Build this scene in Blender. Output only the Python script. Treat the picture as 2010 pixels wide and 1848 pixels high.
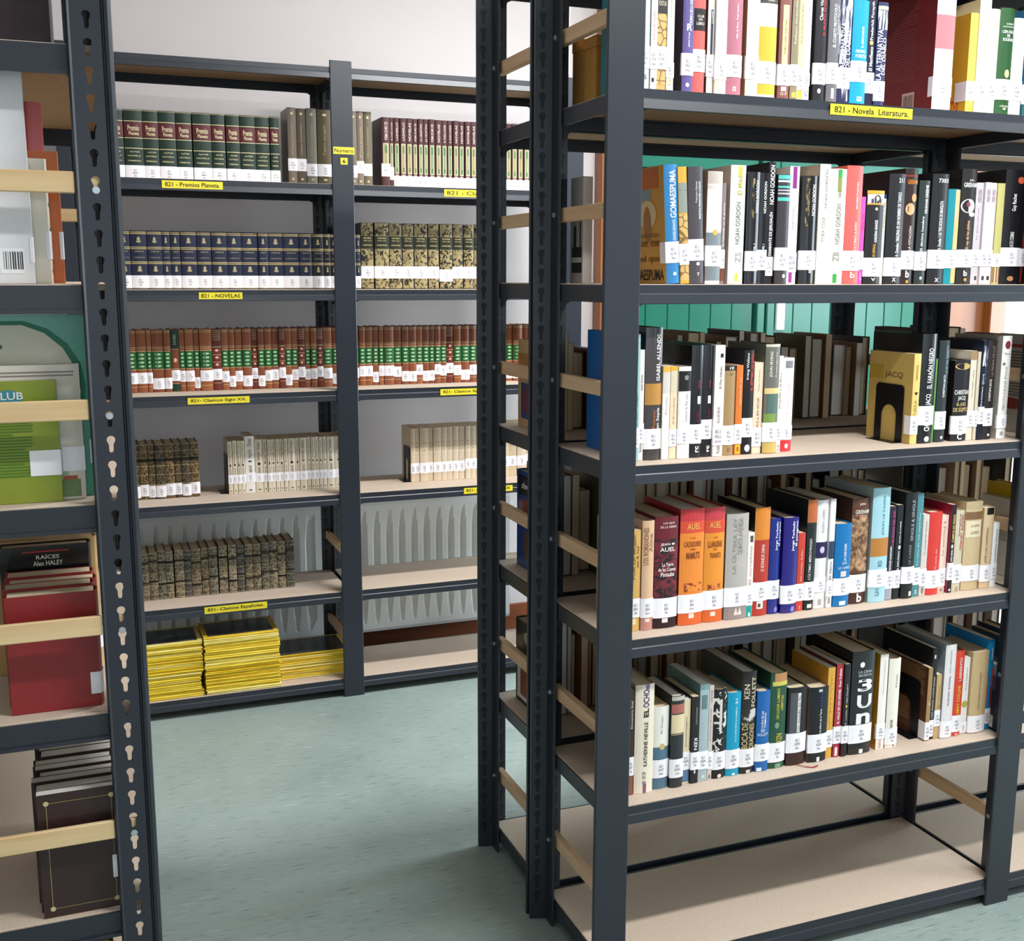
import bpy, bmesh, math, random
from mathutils import Matrix, Vector
random.seed(7)
R = math.radians
scene = bpy.context.scene
for o in list(bpy.data.objects): bpy.data.objects.remove(o)
col = scene.collection

# ------------------------------------------------------------------ camera
cam_d = bpy.data.cameras.new('camera'); cam = bpy.data.objects.new('camera', cam_d); col.objects.link(cam)
YAW, PIT, ROL, HCAM, FPX = 0.3704, 0.1711, -0.0027, 1.38, 2186.5
cam_d.sensor_fit = 'HORIZONTAL'; cam_d.sensor_width = 36.0; cam_d.lens = FPX / 2010 * 36.0
cam_d.clip_start = 0.02; cam_d.clip_end = 60
f = Vector((math.sin(YAW)*math.cos(PIT), math.cos(YAW)*math.cos(PIT), -math.sin(PIT)))
r = Vector((math.cos(YAW), -math.sin(YAW), 0)); d = f.cross(r)
c_, s_ = math.cos(ROL), math.sin(ROL)
rr = c_*r + s_*d; dd = -s_*r + c_*d
M = Matrix((rr, -dd, -f)).transposed().to_4x4(); M.translation = Vector((0, 0, HCAM))
cam.matrix_world = M
scene.camera = cam

# ------------------------------------------------------------------ light, exposure
world = bpy.data.worlds.new('world'); scene.world = world; world.use_nodes = True
bg = world.node_tree.nodes['Background']; bg.inputs[0].default_value = (0.80, 0.90, 1.0, 1); bg.inputs[1].default_value = 0.35
scene.view_settings.view_transform = 'Standard'; scene.view_settings.look = 'None'
scene.view_settings.exposure = 0.0; scene.view_settings.gamma = 1.0
scene.view_settings.use_curve_mapping = False
CEIL = 2.78
def area(name, loc, sx, sy, power, color, rot=(0, 0, 0)):
    l = bpy.data.lights.new(name, 'AREA'); l.shape = 'RECTANGLE'; l.size = sx; l.size_y = sy
    l.energy = power; l.color = color
    o = bpy.data.objects.new(name, l); col.objects.link(o); o.location = loc; o.rotation_euler = rot
    return o
LAMPS = [(1.55, 0.66, 62), (1.70, 2.32, 72), (3.5, 0.66, 22), (3.9, 2.28, 26)]
LAMP_AT = ['in front of the novel bookcase', 'above the two back-to-back bookcases', 'in front of the next bay', 'towards the right-hand wall']
for i, (lx, ly, p) in enumerate(LAMPS):
    area('tube_light', (lx, ly, CEIL-0.085), 1.2, 0.10, p, (0.97, 0.98, 1.0))
# daylight entering by the windows in the right-hand wall (one lights the aisle behind the novels) and, weakly, behind the viewer
XR = 5.6
RIGHT_WINDOWS = [(2.42, 3.62, .35, 2.10, 235), (-.60, 1.20, .90, 2.20, 66)]
for ya, yb_, za, zb, wp in RIGHT_WINDOWS:
    area('window_daylight', (XR-.02, (ya+yb_)/2, (za+zb)/2), zb-za, yb_-ya, wp, (0.76, 0.90, 1.0), (0, R(90), 0))
for wx, wp in ((-0.75, 12), (1.3, 8), (3.5, 6)):
    area('window_daylight', (wx, -3.42, 1.55), 1.3, 1.3, wp, (0.76, 0.90, 1.0), (R(90), 0, 0))

# ------------------------------------------------------------------ materials
def lin(h):
    h = h.lstrip('#'); v = [int(h[i:i+2], 16)/255 for i in (0, 2, 4)]
    return tuple((c/12.92 if c <= .04045 else ((c+.055)/1.055)**2.4) for c in v) + (1,)
MATS = {}
def mat(hexc, rough=.5, var=.06, scale=40, metallic=0, bump=0, coat=0, spec=.4, key=''):
    k = (hexc, rough, var, scale, metallic, bump, coat, spec, key)
    if k in MATS: return MATS[k]
    m = bpy.data.materials.new('paint_%s' % hexc.strip('#')); m.use_nodes = True
    nt = m.node_tree; b = nt.nodes['Principled BSDF']
    b.inputs['Roughness'].default_value = rough; b.inputs['Metallic'].default_value = metallic
    b.inputs['Specular IOR Level'].default_value = spec
    b.inputs['Coat Weight'].default_value = coat; b.inputs['Coat Roughness'].default_value = .12
    c = lin(hexc)
    if var > 0:
        tc = nt.nodes.new('ShaderNodeTexCoord'); n = nt.nodes.new('ShaderNodeTexNoise'); n.inputs['Scale'].default_value = scale
        n.inputs['Detail'].default_value = 3
        nt.links.new(tc.outputs['Object'], n.inputs['Vector'])
        mx = nt.nodes.new('ShaderNodeMix'); mx.data_type = 'RGBA'
        mx.inputs[6].default_value = tuple(x*(1-var) for x in c[:3]) + (1,)
        mx.inputs[7].default_value = tuple(min(1, x*(1+var)) for x in c[:3]) + (1,)
        nt.links.new(n.outputs['Fac'], mx.inputs[0]); nt.links.new(mx.outputs[2], b.inputs['Base Color'])
        if bump:
            bp = nt.nodes.new('ShaderNodeBump'); bp.inputs['Strength'].default_value = bump; bp.inputs['Distance'].default_value = .001
            nt.links.new(n.outputs['Fac'], bp.inputs['Height']); nt.links.new(bp.outputs[0], b.inputs['Normal'])
    else: b.inputs['Base Color'].default_value = c
    MATS[k] = m; return m
def pattern(kind, a, bcol, scale=60, lo=.45, hi=.55, tex='NOISE', stretch=(1, 1, 1), rough=.5, bump=0, detail=2.0, distort=0.0, metallic=0):
    k = ('pat', kind)
    if k in MATS: return MATS[k]
    m = bpy.data.materials.new('print_' + kind); m.use_nodes = True; nt = m.node_tree; b = nt.nodes['Principled BSDF']
    b.inputs['Roughness'].default_value = rough; b.inputs['Metallic'].default_value = metallic
    tc = nt.nodes.new('ShaderNodeTexCoord'); mp = nt.nodes.new('ShaderNodeMapping'); mp.inputs['Scale'].default_value = stretch
    oi = nt.nodes.new('ShaderNodeObjectInfo'); nt.links.new(oi.outputs['Random'], mp.inputs['Location'])
    nt.links.new(tc.outputs['Object'], mp.inputs['Vector'])
    if tex == 'NOISE':
        t = nt.nodes.new('ShaderNodeTexNoise'); t.inputs['Scale'].default_value = scale; t.inputs['Detail'].default_value = detail; t.inputs['Distortion'].default_value = distort; out = t.outputs['Fac']
    elif tex == 'VORONOI':
        t = nt.nodes.new('ShaderNodeTexVoronoi'); t.inputs['Scale'].default_value = scale; t.feature = 'DISTANCE_TO_EDGE'; out = t.outputs['Distance']
    elif tex == 'CELL':
        t = nt.nodes.new('ShaderNodeTexVoronoi'); t.inputs['Scale'].default_value = scale; out = t.outputs['Distance']
    else:
        t = nt.nodes.new('ShaderNodeTexWave'); t.inputs['Scale'].default_value = scale; t.inputs['Distortion'].default_value = distort; t.inputs['Detail'].default_value = detail; out = t.outputs['Fac']
        t.bands_direction = tex
    nt.links.new(mp.outputs[0], t.inputs['Vector'])
    rp = nt.nodes.new('ShaderNodeValToRGB'); rp.color_ramp.elements[0].position = lo; rp.color_ramp.elements[1].position = hi
    rp.color_ramp.elements[0].color = lin(a); rp.color_ramp.elements[1].color = lin(bcol)
    nt.links.new(out, rp.inputs[0]); nt.links.new(rp.outputs[0], b.inputs['Base Color'])
    if bump:
        bp = nt.nodes.new('ShaderNodeBump'); bp.inputs['Strength'].default_value = bump; bp.inputs['Distance'].default_value = .002
        nt.links.new(out, bp.inputs['Height']); nt.links.new(bp.outputs[0], b.inputs['Normal'])
    MATS[k] = m; return m
STEEL = mat('#292d35', .34, .07, 9, .0, 0, 0, .5)
STEELD = mat('#14161a', .5, .05, 9)
PAGE = pattern('page_edges', '#d0b890', '#eadbbe', 900, .3, .7, 'X', (1, .02, .02), .85, 0, 1, .4)
PAGEW = pattern('white_page_edges', '#d6d0c6', '#f3eee4', 900, .3, .7, 'X', (1, .02, .02), .85, 0, 1, .4)
LABEL = mat('#fbf8fb', .45, 0)
INK = mat('#8b8894', .6, 0)
GOLD = mat('#d9b975', .35, .08, 200, .0)
BOARD = pattern('fibreboard', '#c4b09d', '#d0bda9', 220, .3, .7, 'NOISE', (1, 1, 1), .72, .04, 6)
UNDER = pattern('shade_brown_fibreboard', '#93714c', '#a88561', 200, .3, .7, 'NOISE', (1, 1, 1), .8, .04, 6)  # browner board underside, its shade and warm bounce put into the colour
PINE = pattern('pine', '#c9a06a', '#e6c898', 9, .25, .75, 'NOISE', (1, 1, 6), .55, .03, 4, .6)
PINEX = pattern('pine_along_x', '#cfa874', '#e9cd9f', 26, .25, .75, 'NOISE', (.12, 1, 1.6), .55, .03, 4, .4)
PINEY = pattern('pine_along_y', '#caa077', '#e8c8a0', 26, .25, .75, 'NOISE', (1, .12, 1.6), .55, .03, 4, .4)
WALLM = mat('#cdc5c4', .9, .015, 3, 0, 0)
PAT = {
 'map': lambda: pattern('map', '#7a5a2c', '#d0ab68', 60, .02, .09, 'VORONOI'),
 'scratch': lambda: pattern('scratch', '#20244c', '#e4e2ec', 160, .5, .6, 'NOISE', (1, 1, .12), .4),
 'gilt': lambda: pattern('gilt', '#1c1a1c', '#a08a54', 170, .48, .6, 'NOISE', (1, 1, .35), .35),
 'marble': lambda: pattern('marble', '#1c0f14', '#7c2430', 38, .42, .58, 'NOISE', (1, 1, 1.4), .5, 0, 4, 1.2),
 'paint': lambda: pattern('paint', '#5c3a22', '#d2a47c', 45, .38, .64, 'NOISE', (1, 1, 1), .5, 0, 5, 1.5),
 'blossom': lambda: pattern('blossom', '#161518', '#e6e0d8', 75, .56, .6, 'NOISE', (1, 1, 1), .5, 0, 2, .8),
 'snow': lambda: pattern('snow', '#2c2826', '#dad4cc', 50, .48, .56, 'NOISE', (1, 1, 1), .5, 0, 4),
 'dots': lambda: pattern('dots', '#9a6c28', '#e0ab45', 260, .25, .4, 'CELL'),
 'deer': lambda: pattern('deer', '#8c3418', '#ee8c35', 110, .42, .46, 'NOISE', (1, 1, .8), .5, 0, 1, 1),
}

# ------------------------------------------------------------------ mesh helpers
def mesh_obj(name, verts, faces, m, parent=None, mats=None, fm=None, smooth=False):
    me = bpy.data.meshes.new(name); me.from_pydata(verts, [], faces); me.update()
    for x in (mats or [m]): me.materials.append(x)
    if fm: me.polygons.foreach_set('material_index', fm)
    if smooth: me.polygons.foreach_set('use_smooth', [True]*len(me.polygons))
    o = bpy.data.objects.new(name, me); col.objects.link(o)
    if parent: o.parent = parent
    return o
def inst(name, me, parent, loc=(0, 0, 0), rot=None, scale=None):
    o = bpy.data.objects.new(name, me); col.objects.link(o); o.parent = parent; o.location = loc
    if rot: o.rotation_euler = rot
    if scale: o.scale = scale
    return o
def empty(name, loc=(0, 0, 0), rot=(0, 0, 0)):
    o = bpy.data.objects.new(name, None); col.objects.link(o); o.location = loc; o.rotation_euler = rot
    o.empty_display_size = .05; return o
def tag(o, label=None, cat=None, group=None, kind=None):
    if label: o['label'] = label
    if cat: o['category'] = cat
    if group: o['group'] = group
    if kind: o['kind'] = kind
    return o
def board(x0, x1, y0, y1, z0, z1, parent=None):      # pale faced top, browner underside with its shade painted in
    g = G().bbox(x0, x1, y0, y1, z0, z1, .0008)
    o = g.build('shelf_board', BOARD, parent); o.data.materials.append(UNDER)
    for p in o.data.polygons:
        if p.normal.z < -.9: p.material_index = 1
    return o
class G:
    def __init__(s): s.v = []; s.f = []; s.m = []
    def add(s, v, f, m=0):
        n = len(s.v); s.v += v; s.f += [tuple(i+n for i in q) for q in f]; s.m += [m]*len(f); return s
    def box(s, x0, x1, y0, y1, z0, z1, m=0):
        v = [(x, y, z) for z in (z0, z1) for y in (y0, y1) for x in (x0, x1)]
        return s.add(v, [(0, 2, 3, 1), (4, 5, 7, 6), (0, 1, 5, 4), (2, 6, 7, 3), (0, 4, 6, 2), (1, 3, 7, 5)], m)
    def bbox(s, x0, x1, y0, y1, z0, z1, b=.001, m=0):      # box with all edges bevelled
        bm = bmesh.new(); bmesh.ops.create_cube(bm, size=1)
        for v in bm.verts: v.co = Vector((x0+(v.co.x+.5)*(x1-x0), y0+(v.co.y+.5)*(y1-y0), z0+(v.co.z+.5)*(z1-z0)))
        bmesh.ops.bevel(bm, geom=bm.edges[:], offset=b, segments=1, affect='EDGES', profile=.5)
        bm.verts.index_update()
        s.add([tuple(v.co) for v in bm.verts], [tuple(v.index for v in q.verts) for q in bm.faces], m); bm.free(); return s
    def prism(s, pts, axis, a, b, m=0):     # 2D polygon extruded along an axis
        n = len(pts)
        def P(p, t):
            return {'x': (t, p[0], p[1]), 'y': (p[0], t, p[1]), 'z': (p[0], p[1], t)}[axis]
        v = [P(p, a) for p in pts] + [P(p, b) for p in pts]
        fs = [(i, (i+1) % n, n+(i+1) % n, n+i) for i in range(n)] + [tuple(range(n-1, -1, -1)), tuple(range(n, 2*n))]
        return s.add(v, fs, m)
    def build(s, name, m, parent=None, mats=None, smooth=False):
        return mesh_obj(name, s.v, s.f, m, parent, mats, s.m if mats else None, smooth)
FONT = {}
def glyphs(txt):
    if txt in FONT: return FONT[txt]
    cu = bpy.data.curves.new('lettering', 'FONT'); cu.body = txt; cu.resolution_u = 6 if len(txt) < 3 else (1 if '\n' in txt else 3); cu.offset = .012 if len(txt) > 2 else .03
    if '\n' in txt: cu.align_x = 'CENTER'; cu.space_line = .95
    o = bpy.data.objects.new('lettering', cu)
    me = o.to_mesh()
    vs = [tuple(v.co) for v in me.vertices]; fs = [tuple(p.vertices) for p in me.polygons]
    o.to_mesh_clear()
    bpy.data.objects.remove(o); bpy.data.curves.remove(cu)
    if not vs: vs, fs = [(0, 0, 0), (1, 0, 0), (0, 1, 0)], [(0, 1, 2)]
    x0 = min(v[0] for v in vs); x1 = max(v[0] for v in vs); y0 = min(v[1] for v in vs); y1 = max(v[1] for v in vs)
    vs = [((v[0]-x0)/(x1-x0+1e-9), (v[1]-y0)/(y1-y0+1e-9)) for v in vs]
    FONT[txt] = (vs, fs, (x1-x0)/max(y1-y0, 1e-6)); return FONT[txt]
def plate_text(name, txt, m, parent, x0, x1, z0, z1, y):       # lettering on a face that looks towards -Y
    vs, fs, _ = glyphs(txt)
    return mesh_obj(name, [(x0+u*(x1-x0), y, z0+v*(z1-z0)) for u, v in vs], fs, m, parent)

def ordn(n):
    one = ['', 'first', 'second', 'third', 'fourth', 'fifth', 'sixth', 'seventh', 'eighth', 'ninth', 'tenth', 'eleventh', 'twelfth', 'thirteenth', 'fourteenth', 'fifteenth', 'sixteenth', 'seventeenth', 'eighteenth', 'nineteenth']
    if n < 20: return one[n]
    t = {2: 'twent', 3: 'thirt', 4: 'fort', 5: 'fift', 6: 'sixt'}[n//10]
    return t+'ieth' if n % 10 == 0 else t+'y-'+one[n % 10]
# ------------------------------------------------------------------ books
BOOKS = []
def book(loc, w, h, dep, base, label, cover=None, decor=(), lab=None, call=None, bulge=None, wrap=.004, cov=(), covr=(), lean=0, rz=0,
         gloss=0, group=None, name='book', page=None, ribbon=None, hard=None, ins=None, basemat=None, covmat=None, nocov=False, headband=None):
    if hard is None: hard = w > .021
    if bulge is None: bulge = min(.004, w*.12) if hard else min(.0012, w*.05)
    root = empty(name, loc, (0, R(-lean), rz)); tag(root, label, 'book', group); BOOKS.append(root)
    rough = .22 if gloss else .42
    sp = basemat or mat(base, rough, .05, 60, 0, 0, .5 if gloss else .12)
    cm = covmat or (mat(cover, rough, .07, 30, 0, 0, .3 if gloss else .1) if cover else sp)
    t = .0022 if hard else .0009
    t = min(t, w*.22)
    n = 7
    ys = lambda x: -bulge*(1-((x-w/2)/(w/2))**2)
    outer = [(0, dep)] + [(w*i/n, ys(w*i/n)) for i in range(n+1)] + [(w, dep)]
    inner = [(t, dep)] + [(t+(w-2*t)*i/n, ys(w*i/n)+t) for i in range(n+1)] + [(w-t, dep)]
    k = len(outer); v = []; fs = []; fm = []
    for z in (0, h):
        v += [(x, y, z) for x, y in outer] + [(x, y, z) for x, y in inner]
    o2 = 2*k
    for i in range(k-1):
        side = 1 if i in (0, k-2) else 0
        fs.append((i, i+1, o2+i+1, o2+i)); fm.append(side)
        fs.append((k+i+1, k+i, o2+k+i, o2+k+i+1)); fm.append(side)
        fs.append((i+1, i, k+i, k+i+1)); fm.append(side)
        fs.append((o2+i, o2+i+1, o2+k+i+1, o2+k+i)); fm.append(side)
    fs.append((0, o2, o2+k, k)); fm.append(1); fs.append((k-1, 2*k-1, o2+2*k-1, o2+k-1)); fm.append(1)
    mesh_obj('cover', v, fs, sp, root, [sp, cm], fm)
    ins = ins if ins is not None else (.003 if hard else .0004)
    g = G().box(t*1.02, w-t*1.02, ys(w*.1)+t+.0012, dep-(.004 if hard else .0004), ins, h-ins)
    g.build('pages', page or PAGE, root)
    def strip(nm, z0, z1, m, eps, f0=0., f1=1., wl=0, wr=0, par=root):
        xs = [w*(f0+(f1-f0)*i/6) for i in range(7)]
        pts = [(x, ys(x)-eps) for x in xs]
        if wl: pts = [(-eps, wl), (-eps, -eps*.5)] + pts
        if wr: pts = pts + [(w+eps, -eps*.5), (w+eps, wr)]
        q = len(pts)
        return mesh_obj(nm, [(x, y, z0) for x, y in pts]+[(x, y, z1) for x, y in pts], [(i, i+1, q+i+1, q+i) for i in range(q-1)], m, par)
    def conf(nm, vs, fs, m, eps, par=root):
        return mesh_obj(nm, [(x, ys(min(max(x, 0), w))-eps, z) for x, z in vs], fs, m, par)
    bands = {}
    for dc in decor:
        kd, c, z0, z1 = dc[:4]
        if kd == 'b': strip('band', z0, z1, mat(c, .4, .05), .0003, wl=dep*.999 if dc[-1] == 'w' else 0)
        elif kd == 'r': strip('panel', z0, z1, mat(c, .45, .04), .00045, dc[4], dc[5])
        elif kd == 'p': strip('printed_panel', z0, z1, PAT[c](), .0004, dc[4], dc[5])
        elif kd in ('e', 'tri', 'tri2'):
            f0, f1 = dc[4], dc[5]; cx = w*(f0+f1)/2; rx = w*(f1-f0)/2; cz = (z0+z1)/2; rz_ = (z1-z0)/2
            if kd == 'e': pts = [(cx+rx*math.cos(a*math.pi/7), cz+rz_*math.sin(a*math.pi/7)) for a in range(14)]
            elif kd == 'tri': pts = [(cx-rx, z1), (cx, z0), (cx+rx, z1)] if c == '#1a1610' else [(cx-rx, z0), (cx+rx, z0), (cx, z1)]
            else: pts = [(cx-rx, z0), (cx+rx, z0), (cx+rx, z1), (cx-rx, z0+(z1-z0)*.75)]
            conf('emblem', pts, [tuple(range(len(pts)))], mat(c, .45, .04), .0006)
        elif kd == 't':
            f0, f1, txt, dr = dc[4:8]; vs, fs2, asp = glyphs(txt); x0, x1 = f0*w, f1*w
            if dr == 'h': P = [(x0+u*(x1-x0), z0+q*(z1-z0)) for u, q in vs]
            elif dr == 'u': P = [(x1-q*(x1-x0), z0+u*(z1-z0)) for u, q in vs]
            else: P = [(x0+q*(x1-x0), z1-u*(z1-z0)) for u, q in vs]
            conf('lettering', P, fs2, mat(c, .5, 0), .0008)
    for side, items in ((0, cov), (1, covr)):
        X = -.0005 if side == 0 else w+.0005
        for q, it in enumerate(items):
            kd, c, u0, u1, z0, z1 = it[:6] if it[0] != 'ct' else ('ct', it[2], *it[3:7])
            u1 = min(u1, dep-.002); z1 = min(z1, h-.002)
            if u1 <= u0 or z1 <= z0: continue
            Xq = X+(-.00008*q if side == 0 else .00008*q)
            if kd == 'cr': mesh_obj('cover_panel', [(Xq, u0, z0), (Xq, u1, z0), (Xq, u1, z1), (Xq, u0, z1)], [(0, 3, 2, 1) if side == 0 else (0, 1, 2, 3)], mat(c, .45, .05), root)
            elif kd == 'ce':
                pts = [(Xq, (u0+u1)/2+(u1-u0)/2*math.cos(a*math.pi/9), (z0+z1)/2+(z1-z0)/2*math.sin(a*math.pi/9)) for a in range(18)]
                mesh_obj('cover_emblem', pts, [tuple(range(18))], mat(c, .45, .05), root)
            elif kd == 'cl':
                nl = it[6]; gg = G(); hh = (z1-z0)/nl
                for i in range(nl):
                    a = u0+(.3*(u1-u0)*random.random() if i % 5 == 4 else 0.03*(u1-u0)*random.random())
                    gg.add([(Xq, a, z0+hh*i), (Xq, u1, z0+hh*i), (Xq, u1, z0+hh*(i+.45)), (Xq, a, z0+hh*(i+.45))], [(0, 1, 2, 3)])
                gg.build('printed_lines', mat(c, .5, .1), root)
            elif kd == 'bars':
                gg = G(); u = u0
                while u < u1:
                    bw = random.choice((.0008, .0014, .002)); gg.add([(Xq, u, z0), (Xq, min(u+bw, u1), z0), (Xq, min(u+bw, u1), z1), (Xq, u, z1)], [(0, 1, 2, 3)]); u += bw+random.choice((.0008, .0012, .0018))
                gg.build('barcode', mat(c, .5, 0), root)
            elif kd == 'ct':
                vs, fs2, asp = glyphs(it[1]); mesh_obj('cover_lettering', [(Xq, u1-a*(u1-u0), z0+b*(z1-z0)) for a, b in vs], fs2, mat(c, .5, 0), root)
            elif kd == 'cp':
                mesh_obj('cover_picture', [(Xq, u0, z0), (Xq, u1, z0), (Xq, u1, z1), (Xq, u0, z1)], [(0, 3, 2, 1)], PAT[c](), root)
    if lab:
        z0, z1 = lab
        L = strip('call_number_label', z0, z1, LABEL, .0010, wl=min(wrap, dep*.5), wr=.003)
        if call:
            vs, fs2, asp = glyphs('821\n%s\n%s' % (call, random.choice(('mar', 'hij', 'cie', 'ult', 'dia', 'cas', 'fun', 'pla', 'nov', 'rel'))))
            hh = (z1-z0)*.55; ww = min(w*.66, hh*asp*.8); cx = w*.52
            conf('label_lettering', [(cx-ww/2+u*ww, z0+(z1-z0)*.17+q*hh) for u, q in vs], fs2, INK, .0014, L)
    elif call:      # number printed straight on a clear sticker
        z0, z1 = h*.10, h*.27
        vs, fs2, asp = glyphs('821\n%s\nnov' % call); hh = (z1-z0)*.7; ww = min(w*.75, hh*asp)
        L = strip('call_number_label', z0, z1, mat('#f4eff0', .3, 0), .0010, wl=.003, wr=.003)
        conf('label_lettering', [(w*.5-ww/2+u*ww, z0+hh*.2+q*hh) for u, q in vs], fs2, INK, .0014, L)
    if ribbon:
        pts = [(w*.4, .02), (w*.5, -.004), (w*.75, -.018), (w*1.05, -.026), (w*1.35, -.024)]
        g = G()
        for i in range(len(pts)-1):
            (a, b), (a2, b2) = pts[i], pts[i+1]
            g.add([(a, b, .0012), (a2, b2, .0012+.001*(i % 2)), (a2, b2-.004, .0012+.001*(i % 2)), (a, b-.004, .0012)], [(0, 1, 2, 3)])
        g.build('bookmark_ribbon', mat(ribbon, .6, .05), root)
    if headband:
        strip('head_cap', h-.004, h, headband, .0006)
    return root

# ------------------------------------------------------------------ room
def structure(o, **k): o['kind'] = 'structure'; return o
def floor_mat():
    m = bpy.data.materials.new('green_vinyl'); m.use_nodes = True; nt = m.node_tree; b = nt.nodes['Principled BSDF']
    tc = nt.nodes.new('ShaderNodeTexCoord')
    def layer(scale, st, detail, dist=0):
        mp = nt.nodes.new('ShaderNodeMapping'); mp.inputs['Scale'].default_value = st; nt.links.new(tc.outputs['Object'], mp.inputs[0])
        n = nt.nodes.new('ShaderNodeTexNoise'); n.inputs['Scale'].default_value = scale; n.inputs['Detail'].default_value = detail; n.inputs['Distortion'].default_value = dist
        nt.links.new(mp.outputs[0], n.inputs['Vector']); return n.outputs['Fac']
    big = layer(2.2, (1, 1, 1), 3); streak = layer(62, (.30, 2.0, 1), 5, .4); dark = layer(70, (.30, 2.2, 1), 4, .3)
    def ramp(src, a, bc, p0, p1):
        rp = nt.nodes.new('ShaderNodeValToRGB'); rp.color_ramp.elements[0].position = p0; rp.color_ramp.elements[1].position = p1
        rp.color_ramp.elements[0].color = a; rp.color_ramp.elements[1].color = bc; nt.links.new(src, rp.inputs[0]); return rp.outputs[0]
    base = ramp(big, lin('#8a9892'), lin('#9daaa4'), .3, .7)
    def mixc(a, bcol, fac):
        mx = nt.nodes.new('ShaderNodeMix'); mx.data_type = 'RGBA'; nt.links.new(a, mx.inputs[6]); mx.inputs[7].default_value = lin(bcol); nt.links.new(fac, mx.inputs[0]); return mx.outputs[2]
    f1 = ramp(streak, (0, 0, 0, 1), (.55, .55, .55, 1), .58, .72); f2 = ramp(dark, (0, 0, 0, 1), (.65, .65, .65, 1), .58, .70)
    out = mixc(mixc(base, '#b4c2bb', f1), '#63756f', f2)
    nt.links.new(out, b.inputs['Base Color']); b.inputs['Roughness'].default_value = .42; b.inputs['Specular IOR Level'].default_value = .35
    bp = nt.nodes.new('ShaderNodeBump'); bp.inputs['Strength'].default_value = .12; bp.inputs['Distance'].default_value = .002
    nt.links.new(streak, bp.inputs['Height']); nt.links.new(bp.outputs[0], b.inputs['Normal'])
    return m
X0, X1, Y0, Y1 = -2.2, XR, -3.5, 4.0
structure(G().box(X0, X1, Y0, Y1, -.1, 0).build('floor', floor_mat()))
structure(G().box(X0, X1, Y0, Y1, CEIL, CEIL+.1).build('ceiling', mat('#e9e6e2', .9, 0)))
structure(G().box(X0-.1, X1+.1, Y1, Y1+.1, -.1, CEIL+.1).build('wall_back', WALLM))
structure(G().box(X0-.1, X0, Y0, Y1, -.1, CEIL+.1).build('wall_left', WALLM))
g = G(); ys_ = [Y0, RIGHT_WINDOWS[1][0], RIGHT_WINDOWS[1][1], RIGHT_WINDOWS[0][0], RIGHT_WINDOWS[0][1], Y1]
for a, b in ((0, 1), (2, 3), (4, 5)): g.box(X1, X1+.1, ys_[a], ys_[b], -.1, CEIL+.1)
for ya, yb_, za, zb, wp in RIGHT_WINDOWS: g.box(X1, X1+.1, ya, yb_, -.1, za).box(X1, X1+.1, ya, yb_, zb, CEIL+.1)
structure(g.build('wall_right', WALLM))
g = G(); wl = [(-1.40, -.10), (.65, 1.95), (2.85, 4.15)]; zz0, zz1 = .9, 2.2
g.box(X0-.1, X1+.1, Y0-.1, Y0, -.1, zz0).box(X0-.1, X1+.1, Y0-.1, Y0, zz1, CEIL+.1)
e = [X0-.1]+[q for p in wl for q in p]+[X1+.1]
for i in range(0, len(e), 2): g.box(e[i], e[i+1], Y0-.1, Y0, zz0, zz1)
structure(g.build('wall_front', WALLM))
glass = bpy.data.materials.new('window_glass'); glass.use_nodes = True
glass.node_tree.nodes['Principled BSDF'].inputs['Transmission Weight'].default_value = 1; glass.node_tree.nodes['Principled BSDF'].inputs['Roughness'].default_value = 0
for i, (a, b) in enumerate(wl):
    w_ = empty('window_%d' % (i+1), ((a+b)/2, Y0-.05, zz0)); structure(w_)
    hw = (b-a)/2; H = zz1-zz0
    for q in ((-hw, -hw+.05, 0, H), (hw-.05, hw, 0, H), (-.03, .03, 0, H), (-hw, hw, 0, .05), (-hw, hw, H-.05, H)):
        G().box(q[0], q[1], -.03, .03, q[2], q[3]).build('window_frame', mat('#dfe0de', .4, 0), w_)
    for sx in (-1, 1):
        G().box(min(sx*.03, sx*(hw-.05)), max(sx*.03, sx*(hw-.05)), -.003, .003, .05, H-.05).build('pane', glass, w_)
for i, (ya, yb_, za, zb, wp) in enumerate(RIGHT_WINDOWS):
    w_ = structure(empty('window_%d' % (i+4), (X1+.05, (ya+yb_)/2, za))); hw = (yb_-ya)/2; H = zb-za
    for q in ((-hw, -hw+.05, 0, H), (hw-.05, hw, 0, H), (-.03, .03, 0, H), (-hw, hw, 0, .05), (-hw, hw, H-.05, H)):
        G().box(-.03, .03, q[0], q[1], q[2], q[3]).build('window_frame', mat('#dfe0de', .4, 0), w_)
    for sx in (-1, 1):
        G().box(-.003, .003, min(sx*.03, sx*(hw-.05)), max(sx*.03, sx*(hw-.05)), .05, H-.05).build('pane', glass, w_)
structure(G().box(X0, 1.88, Y1-.016, Y1, 0, .10).build('baseboard_back', pattern('brown_skirting', '#5c2a14', '#8c4a22', 8, .3, .7, 'NOISE', (.2, 1, 1), .4, 0, 4)))

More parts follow.
